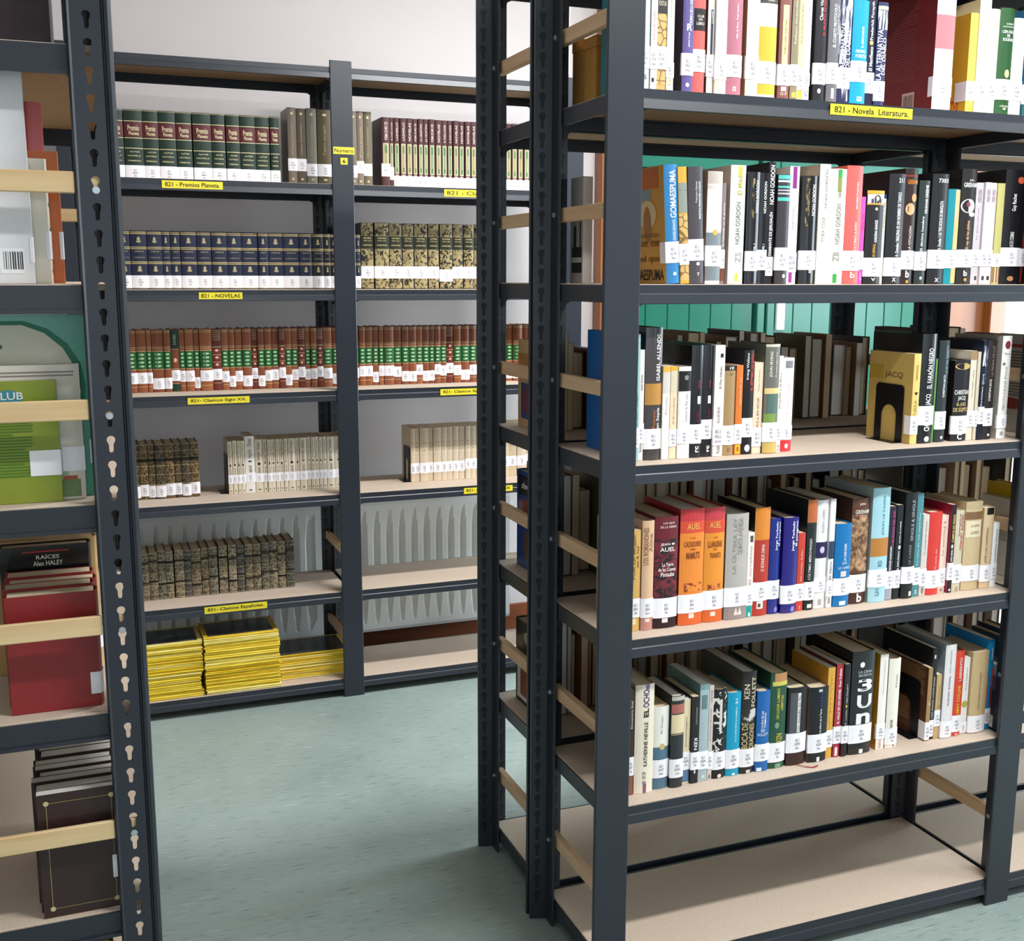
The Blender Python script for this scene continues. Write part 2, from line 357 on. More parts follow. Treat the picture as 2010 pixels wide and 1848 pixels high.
# green double door in a varnished wooden frame
DOORW = pattern('varnished_wood', '#713d17', '#8d5326', 10, .3, .7, 'NOISE', (1, 1, .15), .35, 0, 4)
GREEN = mat('#1d6552', .2, .06, 3, 0, 0, .3)
door = structure(empty('door_1', (2.0, Y1, 0)))
G().bbox(-.11, 0, -.06, 0, 0, 2.3, .004).build('door_frame', DOORW, door)
G().bbox(1.56, 1.80, -.06, 0, 0, 2.3, .004).build('door_frame', DOORW, door)
G().bbox(1.80, 1.89, -.10, 0, 0, 2.3, .004).build('door_frame', DOORW, door)
G().bbox(-.11, 1.89, -.06, 0, 2.3, 2.42, .004).build('door_frame', DOORW, door)
G().box(0, 1.56, -.02, 0, 0, 2.3).build('door_backing', mat('#0c3a2e', .5, 0), door)
for a, b in ((.005, .60), (.705, 1.55)):
    n = round((b-a)/.093); pw = (b-a)/n
    me = None
    for i in range(n):
        if me is None:
            o = G().bbox(.001, pw-.001, -.036, -.02, .01, 1.80, .0025).build('plank', GREEN, door); o.location.x = a; me = o.data
        else: inst('plank', me, door, (a+i*pw, 0, 0))
    G().bbox(a, b, -.045, -.02, 1.805, 1.86, .004).build('rail', GREEN, door)
    G().bbox(a, b, -.036, -.02, 1.865, 2.29, .004).build('top_panel', GREEN, door)
G().bbox(.61, .648, -.055, -.02, .01, 2.29, .004).build('stile', GREEN, door)
G().bbox(.658, .696, -.055, -.02, .01, 2.29, .004).build('stile', GREEN, door)
G().bbox(.71, .75, -.052, -.036, 1.17, 1.32, .003).build('door_plate', mat('#dfe6e2', .4, 0), door)
tag(structure(G().bbox(1.735, 1.775, Y1-.02, Y1, 2.13, CEIL, .003).build('trim_1', mat('#d8d2d2', .5, 0))))

# ------------------------------------------------------------------ lamps on the ceiling
for i, (lx, ly, p) in enumerate(LAMPS):
    lamp = empty('ceiling_lamp', (lx, ly, CEIL)); 
    tag(lamp, 'white fluorescent tube fitting on the ceiling ' + LAMP_AT[i], 'lamp', 'ceiling tube fittings')
    G().bbox(-.63, .63, -.08, .08, -.05, 0, .004).build('housing', mat('#e8e8e8', .4, 0), lamp)
    for s in (-1, 1): G().bbox(s*.625-.012, s*.625+.012, -.06, .06, -.085, -.05, .003).build('tube_holder', mat('#dddddd', .4, 0), lamp)

# ------------------------------------------------------------------ radiators
RADM = mat('#f1f2ef', .35, .02, 10)
def radiator(x0, x1, z0, z1, yf, label):
    root = empty('radiator', (x0, yf, z0)); tag(root, label, 'radiator', 'radiators behind the bookcase')
    W, H = x1-x0, z1-z0; pitch = .0475; nf = int((W-.06)/pitch); off = (W-nf*pitch)/2
    zs = [0, .012, .03, .075, .12, H*.5, H-.12, H-.075, H-.03, H-.012, H]
    per = [0, .10, .20, .30, .42, .58, .70, .80, .90]
    xs = [0, off*.5] + [off+(i+q)*pitch for i in range(nf) for q in per] + [off+nf*pitch, W-off*.5, W]
    v = []; fs = []
    for z in zs:
        edge = min(z, H-z); tp = max(0, min(1, (edge-.03)/.085))
        for x in xs:
            y = 0
            if off <= x <= off+nf*pitch and tp > 0:
                q = ((x-off)/pitch) % 1
                q = abs(q-.5)*2            # 1 at groove edges, 0 at the middle of a fin
                gw = .30*tp                # groove half width
                y = .016*max(0, min(1, (q-(1-gw-.22))/.22)) if q > 1-gw-.22 else 0
                y *= min(1, tp*1.4)
            if edge < .001: y = .006
            v.append((x, y, z))
    n = len(xs)
    for j in range(len(zs)-1):
        for i in range(n-1): fs.append((j*n+i, j*n+i+1, (j+1)*n+i+1, (j+1)*n+i))
    o = mesh_obj('panel', v, fs, RADM, root)
    G().box(0, W, .022, .028, .005, H-.005).build('back_panel', RADM, root)
    for x in (0, W-.004): G().bbox(x, x+.004, .004, .075, .002, H+.004, .001).build('side_cover', RADM, root)
    G().bbox(0, W, .0, .012, H+.001, H+.006, .001).build('top_rail', RADM, root)
    for i in range(3): G().bbox(0, W, .016+i*.020, .028+i*.020, H+.001, H+.006, .001).build('top_grille', RADM, root)
    for x in (.12, W-.14): G().box(x, x+.02, .028, Y1-yf, H*.35, H*.75).build('bracket', RADM, root)
radiator(-.55, .775, .085, .575, 3.885, 'white ribbed panel radiator behind the magazine stacks')
radiator(.835, 1.50, .085, .575, 3.885, 'white ribbed panel radiator behind the empty lower boards')

# ------------------------------------------------------------------ shelving
HOLE = [(-.0075, .010), (-.0060, .0145), (-.002, .017), (.002, .017), (.0060, .0145), (.0075, .010), (.0060, .0055), (.0040, .002), (.0036, -.010), (.0018, -.013), (-.0018, -.013), (-.0036, -.010), (-.0040, .002), (-.0060, .0055)]
def upright(parent, x0, x1, yf, s, z1):
    """smooth outward face at yf, profile running inwards in direction s"""
    w = x1-x0; xc = (x0+x1)/2
    pts = [(x0+.002, yf), (x1-.002, yf), (x1, yf+s*.002), (x1, yf+s*.007), (xc+.0030, yf+s*.016), (xc+.0030, yf+s*.050), (xc+.001, yf+s*.054), (xc-.0030, yf+s*.050), (xc-.0030, yf+s*.016), (x0, yf+s*.007), (x0, yf+s*.002)]
    if s < 0: pts = pts[::-1]
    g = G().prism(pts, 'z', 0, z1)
    o = g.build('upright', STEEL, parent)
    g = G()      # near-black plates standing in for the shade inside key-shaped slots on the folded-back wings
    dy = s*.009/(w/2-.003)
    z = .05
    while z < z1-.03:
        for sx in (-1, 1):
            cx = xc+sx*w*.30
            vs = []
            for px, pz in HOLE:
                x = cx+px*.9; y = yf+s*(.007+.009*(1-(abs(x-xc)-.003)/(w/2-.003)))+s*.0004
                vs.append((x, y, z+pz))
            q = tuple(range(len(vs))); g.add(vs, [q if s < 0 else q[::-1]])
        z += .037
    tag(g.build('slots', STEELD, o), kind='stuff')
    return o
def beam_poly(a, b, z, hh=.031, gus=.024, g0=True, g1=True):
    p = [(a, z), (b, z)]
    p += [(b, z-hh-gus), (b-.006, z-hh-gus), (b-.012, z-hh-gus*.35), (b-.026, z-hh)] if g1 else [(b, z-hh)]
    p += [(a+.026, z-hh), (a+.012, z-hh-gus*.35), (a+.006, z-hh-gus), (a, z-hh-gus)] if g0 else [(a, z-hh)]
    return p[::-1]
BOLT = {}
def bolt(parent, loc, axis):
    if axis not in BOLT:
        g = G(); n = 10
        for rr, h0, h1 in ((.0052, 0, .0015), (.0040, .0015, .0028)):
            pts = [(rr*math.cos(i*2*math.pi/n), rr*math.sin(i*2*math.pi/n)) for i in range(n)]
            g.prism(pts, axis, -h0, -h1)
        o = g.build('bolt', mat('#c9ccd0', .25, 0, 1, .8), parent); BOLT[axis] = o.data; o.location = loc; return o
    return inst('bolt', BOLT[axis], parent, loc)
def shelving(name, label, posts, yf, yr, zs, ztop, bars, bar_posts, lastgus=True):
    root = empty(name, (posts[0][0], yf, 0)); tag(root, label, 'bookcase')
    ox, oy = posts[0][0], yf
    hold = empty('tmp'); 
    def done(o): o.parent = root; o.location = (-ox, -oy, 0)
    objs = []
    for (a, b) in posts:
        objs.append(upright(None, a, b, yf, 1, ztop)); objs.append(upright(None, a, b, yr, -1, ztop))
    for i in range(len(posts)-1):
        a = posts[i][1]-.012; b = posts[i+1][0]+.012
        for z in zs:
            low = z < .1; gus = 0.02 if not low else .012
            for y, s in ((yf, 1), (yr, -1)):
                g = G(); p = beam_poly(a, b, z-.002, gus=gus)
                g.prism(p, 'y', y+s*.0095, y+s*.0115)
                g.box(a, b, min(y+s*.0115, y+s*.030), max(y+s*.0115, y+s*.030), z-.012, z-.0095)      # ledge that carries the board
                pr = [(.0065, -.001), (.0065, -.0155), (.0050, -.0175), (.0022, -.0335), (.0096, -.0345), (.0096, -.001)]      # stepped outer face with a sloping lower half
                pr = [(y+s*q, z+k) for q, k in pr]
                g.prism(pr if s > 0 else pr[::-1], 'x', a, b)
                objs.append(g.build('beam', STEEL))
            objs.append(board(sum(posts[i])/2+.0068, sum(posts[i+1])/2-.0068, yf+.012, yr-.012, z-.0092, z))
    for k, (a, b) in enumerate(posts):
        xc = (a+b)/2
        for z in zs:
            low = z < .1
            for s in ((-1, 1) if 0 < k < len(posts)-1 else ((1,) if k == 0 else (-1,))):
                g = G(); p = beam_poly(yf+.018, yr-.018, z-.002, gus=.012 if low else .024)
                x = xc+s*.0035; g.prism([(q[0], q[1]) for q in p], 'x', min(x, x+s*.003), max(x, x+s*.003))
                objs.append(g.build('side_beam', STEEL))
        if k in bar_posts:
            s = 1 if (k < len(posts)-1 and name != 'wall_bookcase') else -1
            for zb in bars:
                x = xc+s*.0070
                o = G().bbox(min(x, x+s*.016), max(x, x+s*.016), yf+.020, yr-.020, zb-.0135, zb+.0135, .0015).build('retaining_slat', PINEY); objs.append(o)
                for yy in (yf+.040, yr-.030):
                    bo = bolt(o, (xc-s*.003, yy, zb), 'x')
                    if s < 0: bo.scale = (-1, 1, 1)
    for o in objs: done(o)
    bpy.data.objects.remove(hold)
    return root
ZA = [.06072, .39376, .72312, 1.0488, 1.36988, 1.69832, 2.012]
ZB = [.061, .361, .688, 1.026, 1.343, 1.666, 2.012]
BARZ = [z+.131 for z in ZA[:-1]]
PA = [(.847, .917), (1.815, 1.881), (2.80, 2.866)]
caseA = shelving('bookcase', 'dark grey steel bookcase of mixed novels with the yellow Novela label', PA, 1.748, 2.072, ZA, 2.03, BARZ, (0, 1))
caseC = shelving('bookcase', 'dark grey steel bookcase standing back to back with the novel bookcase', PA, 2.408, 2.0845, ZA, 2.03, BARZ, (0, 1)) if False else \
        shelving('bookcase', 'dark grey steel bookcase standing back to back with the novel bookcase', PA, 2.0845, 2.408, ZA, 2.03, BARZ, (0, 1))
PB = [(-.024, .046), (.761, .829), (1.544, 1.612)]
caseB = shelving('wall_bookcase', 'dark grey steel bookcase of matching volumes against the wall, numbered 6', PB, 3.496, 3.815, ZB, 2.03, [z+.13 for z in ZB[:2]], (1,))

YEL = mat('#f2dc35', .4, .03, 60); BLACK = mat('#1d1a12', .5, 0)
def sticker(case, org, x0, x1, z0, z1, y, txt, name='shelf_label', pad=.05, tilt=0):
    o = G().box(x0-org[0], x1-org[0], y-.0008-org[1], y-org[1], z0, z1).build(name, YEL, case)
    w_ = x1-x0; h_ = z1-z0
    t = plate_text('lettering', txt, BLACK, o, x0-org[0]+w_*pad, x1-org[0]-w_*pad, z0+h_*.22, z1-h_*.2, y-.0012-org[1])
    return o
oA = (.847, 1.748); oB = (-.024, 3.496)
sticker(caseA, oA, 1.297, 1.482, 1.6745, 1.6935, 1.7515, '821 - Novela  Literatura.')
yb = 3.4995
sticker(caseB, oB, .257, .431, 1.638, 1.660, yb, '821 - Premios Planeta.')
sticker(caseB, oB, .348, .476, 1.315, 1.335, yb, '821 - NOVELAS')
sticker(caseB, oB, .301, .486, .998, 1.018, yb, '821- Clasicos Siglo XX.')
sticker(caseB, oB, .322, .517, .334, .356, yb, '821- Clasicos Españoles.')
sticker(caseB, oB, 1.123, 1.30, 1.638, 1.660, yb, '821 - Clasicos')
sticker(caseB, oB, 1.105, 1.29, .998, 1.018, yb, '821- Clásicos Siglo XX')
sticker(caseB, oB, 1.185, 1.361, .661, .681, yb, '821- Clasicos Siglo XX')
sticker(caseB, oB, .766, .832, 1.755, 1.776, 3.4955, 'Número', 'number_label')
sticker(caseB, oB, .788, .810, 1.724, 1.744, 3.4955, '6', 'number_label', pad=.28)

# bookcase seen from its end, on the other side of the aisle
def endcase():
    yf, yr = 1.72, 2.66; xl, xr = -.30, .063
    root = empty('bookcase', (0, 0, 0)); tag(root, 'dark grey steel bookcase with pierced corner upright and oversize books', 'bookcase')
    zt = 2.03
    def pierced(y, s):
        # flange with key-shaped holes, folded groove and rounded lip
        bm = bmesh.new(); pitch = .037; xa, xb, xc = .0155, .0555, .0370; z = .012
        def face(pts): bm.faces.new([bm.verts.new((x, 0, zz)) for x, zz in pts])
        z0 = 0.0
        zc = z+.0145
        while zc+pitch < zt:
            za, zb = zc-.0185, zc+.0185
            L = [(xc+p[0]*.82, zc+p[1]*.82) for p in HOLE]
            left = [L[2], L[1], L[0], L[13], L[12], L[11], L[10]]; right = [L[3], L[4], L[5], L[6], L[7], L[8], L[9]]
            face([(xa, za), (xc-.0018, za)] + left[::-1] + [(xc-.002, zb), (xa, zb)])
            face([(xc-.0018, za), (xc+.0018, za), L[9], L[10]]); face([(xc-.002, zb), L[2], L[3], (xc+.002, zb)])
            face([(xb, za), (xb, zb), (xc+.002, zb)] + right + [(xc+.0018, za)])
            zc += pitch
        face([(xa, zc-.0185), (xb, zc-.0185), (xb, zt), (xa, zt)]); 
        bmesh.ops.remove_doubles(bm, verts=bm.verts, dist=1e-6)
        ret = bmesh.ops.extrude_face_region(bm, geom=bm.faces[:])
        bmesh.ops.translate(bm, vec=(0, .002, 0), verts=[v for v in ret['geom'] if isinstance(v, bmesh.types.BMVert)])
        bmesh.ops.recalc_face_normals(bm, faces=bm.faces[:])
        g = G(); bm.verts.index_update(); g.add([tuple(v.co) for v in bm.verts], [tuple(v.index for v in q.verts) for q in bm.faces]); bm.free()
        # ribbed inner edge
        g.prism([(.0095, .002), (.0125, -.0022), (.0155, .0), (.0155, .003), (.0105, .006)], 'z', 0, zt)
        g.prism([(.0555, 0), (.0575, .004), (.0590, .004), (.0605, -.002), (.0650, -.0035), (.0695, -.001), (.0705, .004), (.0705, .065), (.0675, .065), (.0675, .006), (.0625, .004), (.0600, .007), (.0570, .007), (.0555, .002)], 'z', 0, zt)
        o = g.build('upright', STEEL, root); o.location = (0, y, 0); o.scale = (1, s, 1)
        return o
    pierced(yf, 1); pierced(yr, -1)
    for y, s in ((yf, 1), (yr, -1)):
        g = G().prism([(xl, 0), (xl+.003, 0), (xl+.05, 0), (xl+.05, .003), (xl+.003, .003), (xl+.003, .065), (xl, .065)], 'z', 0, zt); o = g.build('upright', STEEL, root); o.location = (0, y, 0); o.scale = (1, s, 1)
    for z in ZA:
        for y, s in ((yf, 1), (yr, -1)):
            g = G().prism(beam_poly(xl+.03, .022, z-.002, hh=.036, gus=.016), 'y', y+s*.009, y+s*.012)
            g.prism([(xl+.03, z-.042), (.020, z-.042), (.020, z-.036), (xl+.03, z-.036)], 'y', y+s*.0055, y+s*.0095)
            g.box(xl+.03, .02, min(y+s*.012, y+s*.03), max(y+s*.012, y+s*.03), z-.012, z-.0095); g.build('beam', STEEL, root)
        for x, s in ((.0675, -1), (xl, 1)):
            G().prism(beam_poly(yf+.01, yr-.01, z-.002), 'x', min(x+s*.003, x+s*.006), max(x+s*.003, x+s*.006)).build('side_beam', STEEL, root)
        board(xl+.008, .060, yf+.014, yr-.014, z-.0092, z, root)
    for zb in BARZ:
        zb += .010
        o = G().bbox(xl+.03, .020, yf+.0030, yf+.0090, zb-.015, zb+.015, .0015)
        o = G().bbox(xl+.03, .0090, yf+.001, yf+.0088, zb-.0150, zb+.0150, .0015).bbox(.0170, .052, yf+.0030, yf+.0088, zb-.013, zb+.013, .0015).build('retaining_slat', PINEX, root)
        G().bbox(xl+.03, .045, yr-.0300, yr-.0125, zb-.0135, zb+.0135, .0015).build('retaining_slat', PINEX, root)
        bolt(root, (.0370, yf+.0012, zb-.010), 'y')
endcase()

# ------------------------------------------------------------------ the novels
ROWS = {
 'A1': [
  (0.9311, 0.0204, 0.19, '#dfe3dd', 'pale grey-green book with slanted dark title', [('t', '#5c625f', 0.0828, 0.1506, 0.1, 0.5, 'FORSYTH', 'u'), ('t', '#8d9490', 0.0209, 0.0301, 0.2, 0.8, 'B', 'h')], {'call': 'FOR', 'cover': '#2c7f8c', 'd': 0.15, 'cov': [('cr', '#1d4a50', 0.0, 0.06, 0.02, 0.06), ('cl', '#cfd8d6', 0.01, 0.12, 0.03, 0.1, 9), ('cr', '#27241f', 0.03, 0.13, 0.12, 0.17)], 'lab': (0.0394, 0.077)}),
  (0.9532, 0.0121, 0.19, '#f3f1ee', 'thin white book with faint pink title', [('t', '#d9a7ad', 0.0875, 0.1373, 0.3, 0.75, 'Fortes El tiempo', 'u'), ('r', '#3c3436', 0.0178, 0.0246, 0.2, 0.6)], {'call': 'FOR', 'lab': (0.0389, 0.0758)}),
  (0.9664, 0.0194, 0.19, '#caa768', 'tan book with antique map print and black title box', [('b', '#2f2c2b', 0.1329, 0.1652), ('t', '#cfc7a8', 0.1453, 0.1536, 0.15, 0.9, 'FORTUN', 'h'), ('p', 'map', 0.0787, 0.132, 0, 1), ('p', 'map', 0.0155, 0.04, 0, 1)], {'call': 'FOR', 'lab': (0.0408, 0.0787)}),
  (0.9868, 0.0137, 0.19, '#f6f0e2', 'cream-white book with grey title and small ring mark', [('t', '#b5b0a4', 0.1285, 0.1568, 0.3, 0.6, 'Fra Diavolo', 'u'), ('t', '#c9b98c', 0.014, 0.0259, 0.3, 0.7, 'Q', 'u')], {'call': 'FRA', 'lab': (0.0276, 0.053)}),
  (1.0172, 0.0214, 0.19, '#5f5390', 'purple hardback with white chronicle title and large initial', [('t', '#ffffff', 0.1179, 0.1664, 0.45, 0.8, 'CRÓNICA DE LA CIUDAD', 'u'), ('t', '#ffffff', 0.1078, 0.1195, 0.3, 0.8, 'R', 'h'), ('t', '#e6e0f2', 0.0808, 0.1061, 0.4, 0.65, 'Jeanne Fraser', 'u'), ('e', '#d6c9e8', 0.0135, 0.0212, 0.3, 0.65)], {'call': 'FRA', 'cover': '#2a1d33', 'lab': (0.0332, 0.0706)}),
  (1.0396, 0.0239, 0.19, '#ea625d', 'coral red leather-bound book with black title box', [('b', '#1f1c1f', 0.1104, 0.1475), ('t', '#e8dcd0', 0.1324, 0.1366, 0.25, 0.8, 'CLUB', 'h'), ('t', '#e8dcd0', 0.1273, 0.1307, 0.35, 0.7, 'DEL', 'h'), ('t', '#e8dcd0', 0.1197, 0.1248, 0.2, 0.85, 'LIBRO', 'h')], {'call': 'FRA', 'lab': (0.0412, 0.0791)}),
  (1.0681, 0.0129, 0.19, '#d8d2c8', 'grey book with a narrow navy strip down the spine', [('r', '#27304f', 0.0722, 0.1478, 0.45, 0.8), ('t', '#ffffff', 0.1249, 0.1452, 0.52, 0.74, 'L.L.LUNAS', 'u')], {'call': 'FRA', 'cover': '#6a4e3e', 'lab': (0.0345, 0.0722)}),
  (1.0822, 0.0224, 0.1907, '#fbf7ee', 'plain white book with cream foot beside a mauve book', [('b', '#f7e4c0', 0.0106, 0.0288), ('t', '#c9c2b4', 0.1145, 0.1587, 0.4, 0.6, 'Diario', 'u')], {'call': 'FRJ', 'lab': (0.0296, 0.0632)}),
  (1.1056, 0.0308, 0.1966, '#b5707f', 'mauve pink book with thin white title and square emblem', [('t', '#f3e6ea', 0.1013, 0.161, 0.5, 0.68, 'Hijos de Dune  Frank Herbert', 'u'), ('r', '#f3e6ea', 0.0122, 0.0197, 0.4, 0.62), ('r', '#b5707f', 0.014, 0.018, 0.46, 0.56)], {'call': 'FRA', 'lab': (0.0357, 0.0738)}),
  (1.1451, 0.0255, 0.2016, '#fbfaf6', 'tall white book with tan cover edge', [('t', '#d8d2c4', 0.1299, 0.1607, 0.4, 0.6, 'Los hombres', 'u')], {'call': 'FRE', 'cover': '#b99468', 'lab': (0.0346, 0.0746)}),
  (1.1717, 0.037, 0.1944, '#fffdf6', 'white book with two yellow blocks on its spine', [('b', '#4a423d', 0.1666, 0.1841), ('t', '#e8e0d0', 0.17, 0.1747, 0.35, 0.8, 'TERRY', 'h'), ('b', '#f2b53c', 0.0678, 0.1269), ('b', '#f2b53c', 0.0102, 0.0282)], {'call': 'FRE', 'lab': (0.0285, 0.0674)}),
  (1.2156, 0.0246, 0.19, '#8a5248', 'brown book with a long cream title panel', [('r', '#f5dfa0', 0.0654, 0.1676, 0.22, 0.72), ('t', '#8a6c3a', 0.083, 0.1424, 0.38, 0.58, 'NOBLE CLARO  Frank Yerby', 'u'), ('r', '#e9d2c4', 0.0186, 0.0266, 0.25, 0.7), ('t', '#e9d2c4', 0.0115, 0.0168, 0.2, 0.75, 'G·F', 'h')], {'call': 'FRI', 'cover': '#5a2f28', 'lab': (0.0284, 0.0654)}),
  (1.242, 0.0155, 0.19, '#8f8468', 'olive tan book with slanted white title', [('t', '#e9e2cc', 0.1022, 0.1772, 0.35, 0.6, 'Pelham Grenville', 'u'), ('r', '#f0c14b', 0.0092, 0.0181, 0.25, 0.85)], {'call': 'FRI', 'cover': '#4a372c', 'lab': (0.0297, 0.0669)}),
  (1.2585, 0.0125, 0.19, '#f3dfa6', 'pale yellow book with small amber foot tag', [('t', '#a58f57', 0.1033, 0.1733, 0.3, 0.6, 'Versos al desierto de Altona', 'u'), ('r', '#f0bf45', 0.0092, 0.0226, 0.2, 0.9)], {'call': 'FRI', 'lab': (0.0235, 0.0608)}),
  (1.2723, 0.0137, 0.1954, '#fbfaf5', 'slim white book with pale swirl at its foot', [('t', '#9a958c', 0.1395, 0.171, 0.35, 0.65, 'Frederick Prokosch', 'u'), ('t', '#8b8f95', 0.0127, 0.0243, 0.3, 0.8, 'C', 'u')], {'call': 'FRI', 'lab': (0.0315, 0.0547)}),
  (1.2915, 0.025, 0.2046, '#1a181c', 'black book with white and red lettering', [('t', '#ffffff', 0.1468, 0.1942, 0.25, 0.5, 'Claves Vitales', 'u'), ('t', '#d23a44', 0.1212, 0.1942, 0.55, 0.75, 'EL MUNDO INTERIOR', 'u'), ('e', '#d8d8dc', 0.0187, 0.0276, 0.3, 0.6)], {'call': 'FRE', 'lab': (0.0348, 0.0724)}),
  (1.3195, 0.0237, 0.2071, '#6e6b70', 'grey book titled in slanted white capitals', [('t', '#ffffff', 0.1019, 0.1772, 0.35, 0.62, 'EL CUARTO PROTOCOLO', 'u'), ('t', '#f0f0f2', 0.1251, 0.1755, 0.72, 0.9, 'Frederick Forsyth', 'u'), ('r', '#f2f2f4', 0.0112, 0.0293, 0.4, 0.65)], {'call': 'FRE', 'lab': (0.0369, 0.0746)}),
  (1.345, 0.0276, 0.1955, '#22264d', 'navy book with huge white lettering beside a cyan book', [('p', 'scratch', 0.0743, 0.1937, 0, 1), ('t', '#ffffff', 0.0653, 0.1485, 0.12, 0.5, 'ALTERNATIVA', 'u'), ('t', '#ffffff', 0.0671, 0.1334, 0.52, 0.92, 'DEL DIABLO', 'u'), ('p', 'scratch', 0.0092, 0.0309, 0, 1)], {'call': 'FRE', 'lab': (0.0309, 0.0685)}),
  (1.3739, 0.0344, 0.19, '#0d9fd0', 'cyan blue book with white title and author block', [('t', '#ffffff', 0.1054, 0.1431, 0.5, 0.66, 'EL NEGOCIADOR', 'u'), ('t', '#ffffff', 0.0964, 0.1018, 0.2, 0.85, 'FREDERICK', 'h'), ('t', '#ffffff', 0.0873, 0.0936, 0.2, 0.9, 'FORSYTH', 'h'), ('r', '#e8f4f8', 0.0101, 0.0183, 0.4, 0.75), ('t', '#0d7fb0', 0.0114, 0.0168, 0.45, 0.7, 'P&J', 'h')], {'call': 'FRE', 'lab': (0.0442, 0.0819)}),
  (1.4091, 0.0188, 0.2043, '#191a33', 'dark navy book with white title and orange dot', [('t', '#ffffff', 0.1218, 0.19, 0.3, 0.7, 'Frederick Forsyth', 'u'), ('e', '#f2b27a', 0.1128, 0.1209, 0.25, 0.7), ('t', '#ffffff', 0.0665, 0.1101, 0.3, 0.7, 'El Manifiesto', 'u')], {'call': 'FRI', 'lab': (0.0263, 0.0638)}),
  (1.4288, 0.0227, 0.19, '#2a2f5c', 'navy book with white lettering under a ragged cream top', [('b', '#d8c9b0', 0.1766, 0.1833), ('p', 'scratch', 0.1415, 0.1757, 0, 1), ('t', '#ffffff', 0.0505, 0.1415, 0.05, 0.5, 'LA ALTERNATIVA', 'u'), ('t', '#ffffff', 0.0606, 0.1271, 0.52, 0.92, 'DEL DIABLO', 'u')], {'call': 'FRE', 'lab': (0.0129, 0.0491)}),
  (1.5653, 0.0447, 0.2448, '#fbfafa', 'large dark red hardback with white spine and coral band', [('b', '#ef7d84', 0.1177, 0.1798), ('r', '#e0e0e0', 0.0438, 0.0485, 0.4, 0.8)], {'call': 'GAL', 'cover': '#7b2127', 'd': 0.2, 'bulge': 0.002, 'wrap': 0.012, 'cov': [('cl', '#8f3a3c', 0.05, 0.15, 0.07, 0.225, 30), ('cr', '#d8b9a8', 0.05, 0.085, 0.012, 0.045), ('bars', '#2a2426', 0.054, 0.081, 0.016, 0.04)], 'lab': (0.0293, 0.0664)}),
  (1.6506, 0.0189, 0.19, '#ffe95a', 'yellow paperback with amber cover and orange emblem', [('t', '#c9b23c', 0.01, 0.0167, 0.3, 0.7, 'A', 'h')], {'call': 'GAR', 'cover': '#eab238', 'd': 0.13, 'wrap': 0.03, 'cov': [('cr', '#c4571f', 0.02, 0.05, 0.006, 0.03), ('ct', '40', '#f2b03a', 0.023, 0.047, 0.01, 0.026)], 'lab': (0.0263, 0.0634)}),
  (1.6704, 0.0277, 0.2166, '#fdf8d6', 'tall pale cream book leaning beside the yellow paperback', [('t', '#e0d8b0', 0.1039, 0.1793, 0.4, 0.6, 'GARCÍA MÁRQUEZ', 'u')], {'call': 'GAR', 'cover': '#e8d8a8', 'd': 0.16, 'lab': (0.0276, 0.0649)}),
  (1.6996, 0.0223, 0.2011, '#f8efd8', 'cream white book against the green solitude book', [('t', '#cfc4a4', 0.1133, 0.172, 0.4, 0.6, 'El coronel', 'u')], {'call': 'GAR', 'lab': (0.0311, 0.0675)}),
  (1.7233, 0.0366, 0.2056, '#2f5b33', 'dark green book with white hundred-years title', [('t', '#e6ead8', 0.1741, 0.1773, 0.35, 0.9, 'GABRIEL', 'h'), ('t', '#e6ead8', 0.1688, 0.1722, 0.15, 0.95, 'GARCÍA MÁRQUEZ', 'h'), ('t', '#ffffff', 0.1583, 0.165, 0.15, 0.95, 'CIEN AÑOS', 'h'), ('t', '#ffffff', 0.1513, 0.1564, 0.45, 0.65, 'DE', 'h'), ('t', '#ffffff', 0.1437, 0.1494, 0.2, 0.92, 'SOLEDAD', 'h'), ('e', '#e2d69a', 0.0743, 0.0906, 0.45, 0.8), ('t', '#e6ead8', 0.0189, 0.0222, 0.3, 0.9, 'LITERATURA', 'h'), ('e', '#e6ead8', 0.0138, 0.0177, 0.5, 0.75)], {'call': 'GAR', 'lab': (0.0328, 0.0718)}),
  (1.7619, 0.031, 0.19, '#fdfbf2', 'white book with cyan-blue upper half beyond the green one', [('b', '#e7f0f3', 0.1314, 0.182)], {'call': 'GAR', 'lab': (0.0329, 0.0717)}),
  (1.7959, 0.0235, 0.2102, '#2f6f98', 'blue book with white vertical author name', [('t', '#ffffff', 0.1394, 0.2045, 0.3, 0.6, 'Gabriel García', 'u'), ('b', '#fbfaf5', 0.0736, 0.1336), ('b', '#2f6b3a', 0.0092, 0.0278)], {'call': 'GAR', 'lab': (0.0278, 0.0659)}),
 ],
 'A2': [
